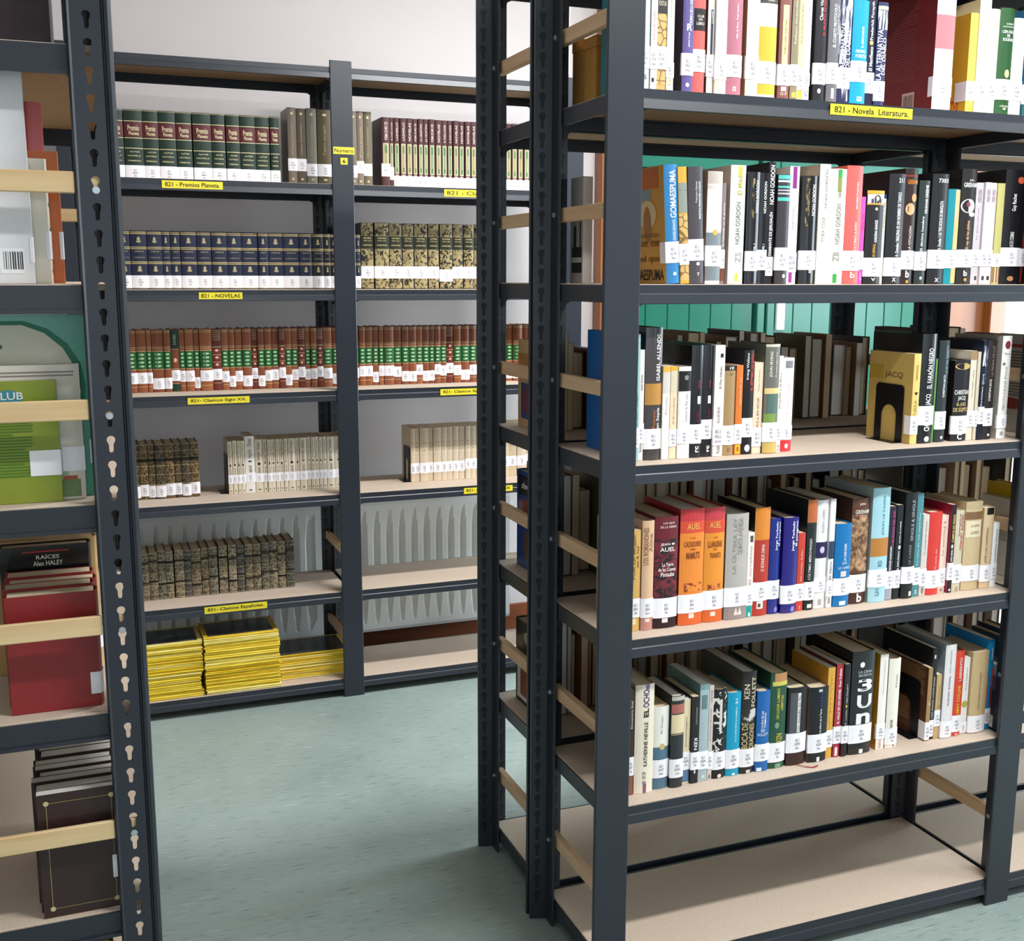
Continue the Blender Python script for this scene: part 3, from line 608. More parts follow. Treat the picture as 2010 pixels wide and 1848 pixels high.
  (0.9972, 0.0265, 0.2087, '#3280ba', 'large tan illustrated book with blue spine and big white title', [('t', '#ffffff', 0.1161, 0.1985, 0.35, 0.82, 'GOMAESPUMA', 'u'), ('t', '#d8ecf8', 0.076, 0.1125, 0.5, 0.72, 'GRANDES DISPARATES', 'u'), ('e', '#ffffff', 0.0141, 0.0204, 0.45, 0.72)], {'call': 'GOR', 'cover': '#d5a148', 'd': 0.215, 'lean': 3.5, 'wrap': 0.02, 'cov': [('cr', '#8fa0a8', 0.05, 0.16, 0.15, 0.205), ('cr', '#c86f3a', 0.02, 0.09, 0.17, 0.21), ('cr', '#3a4a52', 0.1, 0.17, 0.13, 0.16), ('ce', '#e6cfa4', 0.03, 0.1, 0.1, 0.15), ('ce', '#a47c4c', 0.05, 0.08, 0.075, 0.14), ('cr', '#2f8ba2', 0.11, 0.15, 0.1, 0.125), ('ct', 'GOMAESPUMA', '#2a2018', 0.008, 0.15, 0.006, 0.026), ('ct', 'mitad que', '#8c5a1c', 0.02, 0.14, 0.036, 0.052), ('ct', 'es que me', '#8c5a1c', 0.02, 0.14, 0.062, 0.078), ('cl', '#8c6a34', 0.02, 0.15, 0.084, 0.092, 2)], 'lab': (0.0366, 0.0742)}),
  (1.0245, 0.0177, 0.2057, '#dca640', 'mustard patterned book with grey striped panel', [('p', 'map', 0.0719, 0.1219, 0, 1), ('b', '#8f9488', 0.1255, 0.1777), ('b', '#e5e6dc', 0.1645, 0.1662), ('p', 'map', 0.006, 0.0322, 0, 1)], {'call': 'GOR', 'lean': 3.5, 'lab': (0.0337, 0.071)}),
  (1.0434, 0.0297, 0.2068, '#4b454b', 'dark grey book with two white rules and vertical title', [('t', '#f4f4f4', 0.1153, 0.1808, 0.62, 0.8, 'MAESTROS PENSADORES CLÁSICOS', 'u'), ('t', '#d8d8d8', 0.1439, 0.1808, 0.42, 0.55, 'Francisco Gómez', 'u'), ('e', '#ffffff', 0.0324, 0.0387, 0.45, 0.7), ('t', '#ffffff', 0.0142, 0.0197, 0.5, 0.66, '7', 'h')], {'call': 'GOR', 'lean': 2.5, 'lab': (0.0411, 0.0794)}),
  (1.0769, 0.0309, 0.2004, '#ffffff', 'white book with slate foot and gold seal', [('b', '#c9bbb0', 0.1787, 0.2), ('b', '#dcd0c8', 0.1694, 0.1769), ('b', '#7e878c', 0.0059, 0.0922), ('e', '#d8b05a', 0.0871, 0.0976, 0.35, 0.7)], {'call': 'GOR', 'cover': '#caa486', 'lab': (0.0317, 0.069)}),
  (1.1086, 0.0074, 0.1811, '#8b7a78', 'narrow taupe book with brown foot', [('t', '#ffffff', 0.0674, 0.1453, 0.3, 0.75, 'El Filósofo en la guerra', 'u'), ('b', '#7a4030', 0.0056, 0.0272)], {'call': 'GOM', 'lab': (0.0282, 0.062)}),
  (1.1263, 0.0319, 0.2134, '#fdfcf8', 'thick white book with yellow title ends and thin grey capitals', [('t', '#7d7b76', 0.0724, 0.1478, 0.35, 0.65, 'NOAH GORDON', 'u'), ('t', '#b9b03c', 0.1605, 0.2099, 0.42, 0.72, 'El Médico', 'u'), ('r', '#e6d83c', 0.0043, 0.0191, 0.4, 0.6), ('r', '#efe37a', 0.1946, 0.2129, 0.4, 0.68), ('t', '#a9a9a9', 0.0384, 0.0577, 0.4, 0.8, 'Z5', 'u')], {'call': None, 'cover': '#ddd0bf'}),
  (1.1604, 0.0238, 0.202, '#17161a', 'glossy black book with faint gold streak and spaced white name', [('t', '#ffffff', 0.1295, 0.1866, 0.62, 0.85, 'NOAH GORDON', 'u'), ('p', 'gilt', 0.1177, 0.1903, 0.3, 0.5), ('t', '#ffffff', 0.0608, 0.0737, 0.55, 0.75, 'VOL. 2', 'u')], {'call': 'GOR', 'gloss': 1, 'lab': (0.0238, 0.0599)}),
  (1.1855, 0.0196, 0.2015, '#17161a', 'glossy black companion volume marked number one', [('t', '#ffffff', 0.1291, 0.1856, 0.5, 0.78, 'NOAH GORDON', 'u'), ('t', '#ffffff', 0.0629, 0.0731, 0.5, 0.75, 'VOL. 1', 'u')], {'call': 'GOR', 'gloss': 1, 'lab': (0.0254, 0.0625)}),
  (1.2077, 0.0144, 0.2216, '#1b1418', 'tall black book crammed with white diamond title', [('t', '#ffffff', 0.1457, 0.2161, 0.2, 0.85, 'NOAH GORDON', 'u'), ('t', '#ffffff', 0.052, 0.1314, 0.2, 0.85, 'DIAMANTE DE JERUSALÉN', 'u')], {'call': 'GOR', 'lab': (0.0151, 0.0501)}),
  (1.2261, 0.0267, 0.2001, '#3a3438', 'charcoal book with turquoise stripes near its head', [('b', '#58c3b8', 0.1916, 0.1989), ('b', '#e8e8e8', 0.1861, 0.1897), ('b', '#58c3b8', 0.1757, 0.1793), ('b', '#c9c0c4', 0.1702, 0.1724), ('b', '#c9c0c4', 0.1641, 0.1669), ('b', '#58c3b8', 0.1522, 0.1586), ('e', '#ffffff', 0.011, 0.0185, 0.55, 0.8)], {'call': 'GOR', 'lab': (0.0251, 0.0671)}),
  (1.254, 0.021, 0.216, '#fbf8f6', 'white book with purple blocks at head and foot', [('r', '#8f2f86', 0.1759, 0.2153, 0.3, 0.72), ('t', '#b9b2ae', 0.101, 0.1418, 0.3, 0.6, 'Noah Gordon', 'u'), ('r', '#a23a96', 0.0026, 0.0224, 0.25, 0.6)], {'call': 'GOR'}),
  (1.2795, 0.0355, 0.1996, '#16151a', 'wide glossy black book with gold flame streak', [('p', 'gilt', 0.1072, 0.1944, 0.2, 0.42), ('t', '#ffffff', 0.1268, 0.1833, 0.58, 0.78, 'NOAH GORDON', 'u'), ('t', '#ffffff', 0.0206, 0.0254, 0.55, 0.7, 'II', 'u')], {'call': 'GOR', 'gloss': 1, 'lab': (0.0263, 0.0622)}),
  (1.3163, 0.0238, 0.2217, '#fbf7f0', 'tall ivory book with grey name in capitals', [('t', '#8d8881', 0.1415, 0.2121, 0.45, 0.72, 'NOAH GORDON', 'u'), ('t', '#a39e96', 0.0786, 0.1247, 0.3, 0.6, 'TORA COLE', 'u')], {'call': None, 'cover': '#d8c8b4'}),
  (1.3413, 0.0367, 0.2143, '#fbf6e6', 'cream book with green end blocks and name in capitals', [('t', '#8c8a80', 0.0752, 0.1498, 0.38, 0.68, 'NOAH GORDON', 'u'), ('t', '#7f8a60', 0.1591, 0.1741, 0.4, 0.65, 'CHAMÁN', 'u'), ('r', '#37a04a', 0.1983, 0.2132, 0.4, 0.65), ('r', '#8d9443', 0.1722, 0.1983, 0.4, 0.65), ('r', '#37a04a', 0.0021, 0.019, 0.35, 0.6), ('t', '#a5a298', 0.0419, 0.061, 0.3, 0.7, 'ZB', 'u')], {'call': None}),
  (1.3798, 0.0367, 0.2217, '#f0655f', 'coral red book with pale title and swan emblem', [('t', '#f7cdc8', 0.1413, 0.1921, 0.5, 0.68, 'MAIMÓNIDES', 'u'), ('t', '#fbe3df', 0.0633, 0.1167, 0.5, 0.72, 'ÚLTIMO JUDÍO', 'u'), ('t', '#f7cdc8', 0.0114, 0.023, 0.4, 0.7, 'b', 'h')], {'call': 'GOR', 'lab': (0.0253, 0.0629)}),
  (1.4174, 0.0087, 0.165, '#e455b8', 'thin magenta booklet', [('t', '#c2288c', 0.1019, 0.1343, 0.3, 0.7, 'Novelas cortas', 'u'), ('t', '#f6c3e4', 0.0076, 0.0211, 0.3, 0.7, 'gran', 'u')], {'call': 'ACT', 'lab': (0.0273, 0.0626)}),
  (1.4279, 0.0402, 0.1771, '#1a1719', 'black book with orange head and small portrait photo', [('b', '#f0a73a', 0.1706, 0.1771), ('r', '#dcd6dc', 0.153, 0.1701, 0.02, 0.98), ('e', '#3c3034', 0.1539, 0.1687, 0.35, 0.75), ('r', '#4c4a5c', 0.1532, 0.1615, 0.2, 0.85), ('e', '#e8c8bc', 0.1577, 0.1663, 0.48, 0.64), ('b', '#f0a73a', 0.1505, 0.1528), ('t', '#ffffff', 0.0793, 0.1215, 0.45, 0.62, 'ALMUDENA GRANDES', 'u'), ('t', '#e0b040', 0.0523, 0.0773, 0.4, 0.55, 'ES ESPIRAL', 'u'), ('e', '#e0d0c0', 0.1396, 0.1454, 0.42, 0.58), ('t', '#ffffff', 0.0057, 0.0115, 0.4, 0.65, 'V', 'h')], {'call': 'GRA', 'cover': '#1d1a1c', 'lab': (0.0144, 0.0503)}),
  (1.469, 0.0079, 0.1717, '#ece6d6', 'slim cream book with navy head', [('b', '#2f3f72', 0.1632, 0.1717), ('t', '#7a7466', 0.1066, 0.1565, 0.3, 0.7, 'Grossman  La fuga', 'u')], {'call': None}),
  (1.4783, 0.0379, 0.2102, '#1d1b20', 'black hardback numbered 211 with long white title', [('t', '#ffffff', 0.1934, 0.202, 0.5, 0.85, '211', 'h'), ('t', '#ffffff', 0.0527, 0.1753, 0.5, 0.72, 'A. Grandes / MALENA ES UN NOMBRE DE TANGO', 'u'), ('t', '#ffffff', 0.0048, 0.0126, 0.4, 0.65, 'X', 'h')], {'call': 'GRA', 'lab': (0.0152, 0.0511)}),
  (1.5176, 0.0304, 0.2217, '#2c1815', 'dark brown thriller with orange author name', [('t', '#e08a2c', 0.1917, 0.2003, 0.15, 0.95, 'GRISHAM', 'h'), ('b', '#8c3020', 0.2061, 0.2089), ('e', '#d89a68', 0.158, 0.1744, 0.5, 0.95), ('e', '#e0a878', 0.1329, 0.1561, 0.1, 0.8), ('t', '#f0e6d8', 0.0648, 0.1116, 0.4, 0.62, 'LA CITACIÓN', 'u'), ('t', '#ffffff', 0.0127, 0.0265, 0.35, 0.65, 'b', 'h'), ('e', '#d89a4a', 0.0018, 0.0078, 0.4, 0.62)], {'call': 'GRI', 'lab': (0.0285, 0.0648)}),
  (1.5514, 0.0257, 0.1998, '#26302f', 'dark slate book with slanted white author name', [('t', '#ffffff', 0.1365, 0.1908, 0.5, 0.78, 'GRAHAM GREENE', 'u'), ('t', '#f0f0f0', 0.0641, 0.1307, 0.3, 0.52, 'El décimo hombre', 'u'), ('e', '#d0d0d0', 0.0088, 0.0148, 0.4, 0.65)], {'call': 'GRA', 'lab': (0.0267, 0.0632)}),
  (1.5851, 0.0403, 0.2139, '#1b191e', 'black hardback numbered 730/3', [('t', '#ffffff', 0.1969, 0.2047, 0.3, 0.92, '730/3', 'h'), ('t', '#f4f4f4', 0.0676, 0.1619, 0.45, 0.66, 'A. Grandes / LAS TRES BODAS DE MANOLITA', 'u'), ('t', '#ffffff', 0.0043, 0.0119, 0.4, 0.65, 'X', 'h')], {'call': 'GRA', 'lab': (0.0306, 0.0672)}),
  (1.6268, 0.0289, 0.1859, '#118e9c', 'teal and straw book with yellow title', [('r', '#c9b78a', 0.068, 0.1844, 0.5, 1.0), ('t', '#f4e858', 0.068, 0.1254, 0.55, 0.9, 'Yo fui negro', 'u'), ('r', '#d8b878', 0.0023, 0.031, 0.5, 1.0)], {'call': 'GRI', 'lab': (0.0316, 0.067)}),
  (1.6572, 0.0376, 0.2258, '#221c1c', 'dark thriller with white flower picture', [('t', '#f0e8e0', 0.2011, 0.206, 0.4, 0.7, 'John', 'h'), ('t', '#ffffff', 0.1903, 0.1992, 0.1, 0.95, 'GRISHAM', 'h'), ('e', '#f2ece8', 0.14, 0.1677, 0.0, 0.9), ('e', '#8a4a5c', 0.1519, 0.1618, 0.3, 0.6), ('e', '#f2ece8', 0.1331, 0.142, 0.5, 0.95), ('t', '#e8b080', 0.0694, 0.1252, 0.4, 0.65, 'El rey de los pleitos', 'u'), ('t', '#ffffff', 0.0161, 0.0272, 0.4, 0.65, 'b', 'h'), ('e', '#e0a050', 0.0056, 0.0121, 0.45, 0.65)], {'call': 'GRI', 'lab': (0.0332, 0.0684)}),
  (1.6963, 0.0185, 0.2005, '#c9c0c4', 'lilac grey volume with wavy head marks', [('t', '#b5acb2', 0.0888, 0.1526, 0.35, 0.6, 'La gran novela', 'u'), ('t', '#b09aa4', 0.1625, 0.1883, 0.3, 0.75, 'SS', 'u'), ('r', '#3c383c', 0.0081, 0.0162, 0.5, 0.8)], {'call': 'GRE', 'lab': (0.0354, 0.0687)}),
  (1.7157, 0.0154, 0.2015, '#d6ccd2', 'paler lilac volume of the wavy-marked trio', [('t', '#b09aa4', 0.163, 0.1888, 0.3, 0.75, 'SS', 'u'), ('r', '#3c383c', 0.0081, 0.0162, 0.3, 0.7)], {'call': 'GRE', 'lab': (0.0355, 0.0689)}),
  (1.7321, 0.0161, 0.2012, '#e6dadd', 'pinkish white volume ending the wavy-marked trio', [('t', '#b09aa4', 0.1634, 0.1893, 0.3, 0.75, 'SS', 'u'), ('r', '#ffffff', 0.0691, 0.1154, 0.3, 0.7), ('r', '#3c383c', 0.0081, 0.0163, 0.3, 0.7)], {'call': 'GRE', 'lab': (0.0356, 0.0691)}),
  (1.7496, 0.0183, 0.2008, '#c7bf7c', 'olive yellow book with striped brown foot', [('b', '#9a744c', 0.0031, 0.0337), ('r', '#e8dcc0', 0.0031, 0.0337, 0.3, 0.45), ('r', '#e8dcc0', 0.0031, 0.0337, 0.7, 0.8)], {'call': 'GRO', 'lab': (0.0347, 0.0612)}),
  (1.7715, 0.0501, 0.229, '#141316', 'wide black hardback with white signature-style name', [('t', '#f2f2f2', 0.1468, 0.181, 0.35, 0.6, 'Guy Rachet', 'u'), ('t', '#d8d8d8', 0.0738, 0.1053, 0.35, 0.55, 'LAS DE COSIMAS', 'u'), ('e', '#d05838', 0.201, 0.215, 0.55, 0.95), ('e', '#b0845a', 0.0062, 0.0165, 0.35, 0.7)], {'call': 'GUY', 'd': 0.15, 'lab': (0.036, 0.0738)}),
  (1.8229, 0.0316, 0.2245, '#1c1616', 'black book against the right-hand upright, red streak', [('r', '#a03028', 0.0042, 0.103, 0.3, 0.5)], {'call': 'GUY', 'lab': (0.0362, 0.0723)}),
 ],
 'A3': [
  (0.9351, 0.0116, 0.2319, '#9cc4c2', 'slim pale teal book with glossy blue cover', [('t', '#3c7a7c', 0.0646, 0.1245, 0.3, 0.75, 'DE AMOR Y SOMBRA', 'u')], {'call': 'ALL', 'cover': '#2468b0', 'd': 0.2, 'cov': [('cl', '#174a80', 0.03, 0.12, 0.11, 0.145, 6)], 'lab': (0.0248, 0.0613)}),
  (0.948, 0.0099, 0.2033, '#ebe6de', 'thin white book with faint grey title', [('t', '#8d8780', 0.1298, 0.1582, 0.3, 0.7, 'Isabel Allende', 'u'), ('t', '#6b655e', 0.0159, 0.0323, 0.3, 0.7, 'PLAZA', 'u')], {'call': 'ALL', 'lab': (0.0323, 0.0688)}),
  (0.96, 0.0342, 0.2433, '#463f40', 'dark brown hardback with gold band and large white name', [('t', '#f6f2ea', 0.1471, 0.2319, 0.6, 0.84, 'ISABEL ALLENDE', 'u'), ('b', '#c08a44', 0.1023, 0.1414), ('t', '#b4683c', 0.0581, 0.0927, 0.4, 0.6, 'Retrato', 'u'), ('t', '#f0e6da', 0.0581, 0.0965, 0.65, 0.9, 'en Sepia', 'u')], {'call': 'ALL', 'gloss': 1, 'lab': (0.0204, 0.0581)}),
  (0.9955, 0.0149, 0.1723, '#f6efe6', 'white paperback with yellow head', [('b', '#f3b44a', 0.1615, 0.1723), ('b', '#dcd2c8', 0.1233, 0.1615), ('t', '#c9bdb0', 0.0839, 0.1166, 0.4, 0.65, 'Paula', 'u')], {'call': None}),
  (1.0114, 0.0143, 0.1719, '#f8dcb8', 'peach paperback with yellow head', [('b', '#f0b040', 0.1639, 0.1719), ('b', '#e0d2b4', 0.1238, 0.1639), ('t', '#c8a888', 0.0639, 0.1161, 0.4, 0.65, 'Afrodita', 'u')], {'call': 'ALL', 'lab': (0.0231, 0.0552)}),
  (1.0268, 0.0255, 0.171, '#fbf5f0', 'white paperback with a black block near its head', [('b', '#1c1a1c', 0.1257, 0.163), ('e', '#8c8888', 0.1461, 0.1557, 0.4, 0.75), ('t', '#a89e98', 0.0688, 0.1211, 0.5, 0.72, 'Cuentos de Eva Luna', 'u')], {'call': 'ALL', 'lab': (0.0279, 0.0572)}),
  (1.0544, 0.0237, 0.2096, '#19181d', 'glossy black book with dark red title, first of a pair', [('t', '#8c2838', 0.1299, 0.1453, 0.5, 0.75, 'Paula', 'u'), ('r', '#ffffff', 0.1008, 0.1153, 0.55, 0.85), ('t', '#6c2030', 0.0677, 0.0872, 0.45, 0.7, 'ALLENDE', 'u'), ('t', '#ffffff', 0.0098, 0.0216, 0.45, 0.75, 'rc', 'u')], {'call': 'ALL', 'gloss': 1, 'lab': (0.0265, 0.0628)}),
  (1.0799, 0.0217, 0.2101, '#19181d', 'glossy black book with dark red title, second of a pair', [('t', '#8c2838', 0.131, 0.1446, 0.5, 0.75, 'Inés', 'u'), ('r', '#ffffff', 0.1008, 0.1154, 0.5, 0.8), ('t', '#6c2030', 0.0725, 0.0901, 0.5, 0.75, 'ALLENDE', 'u'), ('t', '#ffffff', 0.0094, 0.0213, 0.5, 0.8, 'rc', 'u')], {'call': 'ALL', 'gloss': 1, 'lab': (0.0335, 0.0705)}),
  (1.1028, 0.0209, 0.2089, '#f6ece6', 'white book with boxed head emblem and spaced title', [('r', '#1c1a1a', 0.1861, 0.1933, 0.5, 0.8), ('t', '#8f847e', 0.1283, 0.1701, 0.45, 0.7, 'El Plan Infinito', 'u'), ('t', '#a89c96', 0.0626, 0.0941, 0.35, 0.62, 'ALLENDE', 'u'), ('t', '#5c504c', 0.0062, 0.0221, 0.4, 0.7, 'PLAZA', 'u')], {'call': 'ALL'}),
  (1.126, 0.0257, 0.1698, '#a98a5e', 'tan paperback with dark numbered head', [('b', '#2b2422', 0.1607, 0.1698), ('t', '#e8e0d0', 0.1622, 0.1678, 0.4, 0.75, '19', 'h'), ('e', '#8c7048', 0.1509, 0.1568, 0.5, 0.7), ('e', '#8c7048', 0.0058, 0.0148, 0.4, 0.65)], {'call': 'ALL', 'lab': (0.0198, 0.057)}),
  (1.1527, 0.0141, 0.1702, '#e07a35', 'orange paperback with yellow foot emblem', [('t', '#f6c49c', 0.0952, 0.1464, 0.45, 0.7, 'Isabel Allende  Eva', 'u'), ('r', '#f4b830', 0.0017, 0.0187, 0.1, 0.9), ('e', '#b06a18', 0.0057, 0.0157, 0.3, 0.7)], {'call': 'ALL', 'lab': (0.0207, 0.0586)}),
  (1.1686, 0.0214, 0.1983, '#161316', 'black book with white and red title', [('t', '#fbf2ec', 0.1429, 0.1928, 0.2, 0.48, 'Irving Wallace', 'u'), ('t', '#e2483a', 0.1222, 0.1928, 0.55, 0.9, 'EL SÉPTIMO SECRETO', 'u'), ('e', '#f4f4f0', 0.0047, 0.0187, 0.25, 0.8)], {'call': 'ALV', 'lab': (0.0328, 0.0697)}),
  (1.1914, 0.0197, 0.1747, '#f3d8bc', 'peach cream paperback', [('t', '#b49a84', 0.1195, 0.1609, 0.45, 0.65, 'Tiempo de silencio', 'u'), ('t', '#a08874', 0.0497, 0.1076, 0.4, 0.62, 'ALLENDE', 'u')], {'call': 'ALV', 'lab': (0.0136, 0.0507)}),
  (1.2124, 0.0317, 0.2087, '#6e6d62', 'hardback with painted hills jacket and worn head', [('b', '#d8cfc0', 0.2036, 0.2087), ('t', '#f4efe4', 0.1464, 0.1947, 0.25, 0.48, 'JOHN IRVING', 'u'), ('t', '#d0c8b8', 0.1464, 0.1937, 0.62, 0.8, 'El mundo según Garp', 'u'), ('b', '#e6c988', 0.1146, 0.1255), ('r', '#58706a', 0.0766, 0.1146, 0.2, 0.95), ('r', '#7c9a48', 0.0596, 0.0766, 0.0, 0.8), ('b', '#d0b063', 0.0005, 0.0213)], {'call': 'IRV', 'lab': (0.0219, 0.0596)}),
  (1.2449, 0.0105, 0.1858, '#f4ece2', 'narrow white book with scrawled lettering', [('t', '#a09488', 0.0837, 0.1537, 0.3, 0.8, 'Amarilis y el libro', 'u'), ('t', '#a08c84', 0.003, 0.0151, 0.3, 0.8, 'S.A', 'u')], {'call': 'IRV', 'lab': (0.0252, 0.0535)}),
  (1.2568, 0.0254, 0.1814, '#fdfbf8', 'white book with scarlet foot and grey barcode patch', [('r', '#8c888c', 0.1621, 0.176, 0.2, 0.85), ('t', '#e0d0cc', 0.0729, 0.1392, 0.4, 0.6, 'Roald Dahl', 'u'), ('b', '#d8343a', 0.0005, 0.0226), ('e', '#f6d8d4', 0.0059, 0.0161, 0.35, 0.65)], {'call': 'IRV', 'lab': (0.0243, 0.0507)}),
  (1.5641, 0.0171, 0.183, '#e9c877', 'golden papyrus-covered book behind a black bookend', [('t', '#8c7440', 0.1296, 0.1602, 0.3, 0.7, 'CHRISTIAN JACQ', 'u'), ('tri', '#1a1610', 0.0988, 0.1054, 0.25, 0.8), ('t', '#b49a5c', 0.0554, 0.0906, 0.3, 0.7, 'FUERA', 'u')], {'call': 'JAC', 'cover': '#d3b264', 'd': 0.135, 'wrap': 0.018, 'cov': [('cr', '#c0a13e', 0.09, 0.132, 0.125, 0.155), ('ct', 'JACQ', '#7c6430', 0.03, 0.085, 0.128, 0.143), ('cl', '#8c7440', 0.04, 0.11, 0.105, 0.112, 2)], 'lab': (0.0191, 0.0575)}),
  (1.5839, 0.0372, 0.2223, '#16191a', 'glossy black hardback with tall white pharaoh title', [('t', '#ffffff', 0.0781, 0.1008, 0.35, 0.75, 'JACQ', 'u'), ('t', '#ffffff', 0.1122, 0.1932, 0.3, 0.7, 'EL FARAÓN NEGRO', 'u'), ('t', '#ffffff', 0.025, 0.0375, 0.35, 0.72, 'CH', 'u'), ('e', '#e0e4e4', 0.003, 0.0145, 0.4, 0.75)], {'call': 'JAC', 'gloss': 1, 'd': 0.15, 'cov': [('cr', '#c8c0b4', 0.03, 0.14, 0.148, 0.151), ('cr', '#c8c0b4', 0.03, 0.14, 0.142, 0.145), ('cr', '#c8c0b4', 0.03, 0.14, 0.136, 0.139)], 'lab': (0.0375, 0.0766)}),
  (1.6231, 0.0053, 0.1712, '#5c9a44', 'thin bright green booklet', [], {'call': None}),
  (1.6315, 0.0259, 0.2082, '#2b3436', 'dark slate hardback with white author name', [('t', '#f6f6f6', 0.0921, 0.1378, 0.45, 0.72, 'CHRISTIAN JACQ', 'u'), ('t', '#9ab4c4', 0.1398, 0.1975, 0.6, 0.85, 'LA LEY DEL DESIERTO', 'u'), ('e', '#ffffff', 0.0061, 0.0125, 0.5, 0.75)], {'call': 'JAC', 'lab': (0.0262, 0.0633)}),
  (1.6726, 0.0396, 0.167, '#1d1c22', 'black paperback with gold dragon head and stacked title', [('e', '#c9ab62', 0.1479, 0.1614, 0.0, 0.98), ('t', '#f4efe6', 0.0967, 0.1061, 0.05, 0.95, 'CHRISTIAN', 'h'), ('t', '#f4efe6', 0.083, 0.0935, 0.25, 0.75, 'JACQ', 'h'), ('t', '#d8c078', 0.0715, 0.0799, 0.2, 0.8, 'EL JUEZ', 'h'), ('t', '#d8c078', 0.0609, 0.0694, 0.05, 0.95, 'DE EGIPTO', 'h'), ('t', '#ffffff', 0.003, 0.0154, 0.35, 0.65, 'C', 'h')], {'call': 'JAC', 'cover': '#211a18', 'lab': (0.0144, 0.0525)}),
  (1.7142, 0.0157, 0.1856, '#e3d8c4', 'cream paperback with brown marbled head', [('b', '#a88a68', 0.1669, 0.1856), ('t', '#a89a84', 0.0914, 0.146, 0.4, 0.65, 'La mujer sabia', 'u')], {'call': 'JAC', 'lab': (0.0279, 0.0618)}),
  (1.7311, 0.0077, 0.1833, '#d8ccb8', 'slender beige booklet', [], {'call': 'JAC', 'lab': (0.0273, 0.0613)}),
  (1.7401, 0.0121, 0.2076, '#1c2233', 'navy black book with white zigzag pattern', [('p', 'scratch', 0.1537, 0.1956, 0, 1), ('t', '#5c9cd0', 0.118, 0.1537, 0.5, 0.85, 'El hijo de la luz', 'u'), ('t', '#f4f4f4', 0.063, 0.137, 0.1, 0.45, 'Christian Jacq', 'u')], {'call': 'JAC', 'lab': (0.0332, 0.0694)}),
  (1.7536, 0.0258, 0.2069, '#2d2524', 'dark brown hardback with white author name', [('t', '#f0ebe4', 0.0803, 0.1258, 0.35, 0.62, 'CHRISTIAN JACQ', 'u'), ('t', '#8c8078', 0.1322, 0.1952, 0.45, 0.7, 'LA PIEDRA DE LUZ', 'u'), ('e', '#ffffff', 0.0065, 0.0119, 0.5, 0.75)], {'call': 'JAC', 'lab': (0.028, 0.0654)}),
  (1.7908, 0.0244, 0.215, '#efebe6', 'tall pale book with dark red figurine picture', [('e', '#7c3038', 0.1882, 0.205, 0.2, 0.75), ('t', '#a8a09a', 0.1766, 0.1808, 0.2, 0.8, 'Planeta', 'h'), ('e', '#5c6c5c', 0.1544, 0.1597, 0.1, 0.35), ('t', '#b4ada4', 0.0607, 0.1523, 0.35, 0.6, 'PENTAGRAM POLIS', 'u'), ('e', '#a0a0a0', 0.0069, 0.0156, 0.3, 0.65)], {'call': 'JAC', 'cover': '#b9b2a8', 'lab': (0.022, 0.05)}),
 ],
 'A4': [
  (0.9395, 0.0181, 0.1948, '#dcae62', 'tan yellow book with slanted brown title', [('t', '#8a6a34', 0.1008, 0.1867, 0.1, 0.5, 'POR LA MUJER', 'u'), ('t', '#7a5c2c', 0.1234, 0.1643, 0.55, 0.85, 'Jean M. Auel', 'u'), ('r', '#f3dfa8', 0.0127, 0.0242, 0.2, 0.6)], {'call': 'JEA', 'cover': '#b9ac9a', 'd': 0.15, 'cov': [('cl', '#8c8274', 0.03, 0.11, 0.14, 0.16, 3), ('cl', '#8c8274', 0.03, 0.11, 0.1, 0.115, 3), ('cr', '#e8dccc', 0.045, 0.06, 0.02, 0.04)], 'lab': (0.0263, 0.0637)}),
  (0.9598, 0.0246, 0.2116, '#e2b894', 'salmon beige book with slanted title', [('t', '#a07850', 0.1274, 0.199, 0.1, 0.5, 'LOS ROMANONES', 'u'), ('t', '#a07850', 0.152, 0.1868, 0.55, 0.85, 'Aline', 'u'), ('b', '#c28a7c', 0.0005, 0.0247), ('r', '#f4dcd0', 0.0163, 0.0226, 0.3, 0.7)], {'call': 'JEA', 'lab': (0.0247, 0.0623)}),
  (0.9866, 0.0493, 0.2167, '#6e1d29', 'wide dark red hardback with painted caves title', [('p', 'marble', 0.0592, 0.1733, 0, 1), ('t', '#f0dcd8', 0.2016, 0.2061, 0.3, 0.8, 'LOS HIJOS', 'h'), ('t', '#f0dcd8', 0.1949, 0.199, 0.2, 0.9, 'DE LA TIERRA', 'h'), ('t', '#fbeee8', 0.16, 0.1661, 0.22, 0.82, 'JEAN M', 'h'), ('t', '#fbeee8', 0.1496, 0.1579, 0.2, 0.85, 'AUEL', 'h'), ('t', '#fbeee8', 0.1207, 0.1279, 0.3, 0.8, 'La Tierra', 'h'), ('t', '#fbeee8', 0.1114, 0.1186, 0.15, 0.9, 'de las Cuevas', 'h'), ('t', '#fbeee8', 0.101, 0.1093, 0.25, 0.85, 'Pintadas', 'h'), ('b', '#2b191c', 0.0005, 0.0204), ('r', '#f0e0dc', 0.0109, 0.0193, 0.35, 0.6)], {'call': 'JEA', 'lab': (0.0204, 0.0592)}),
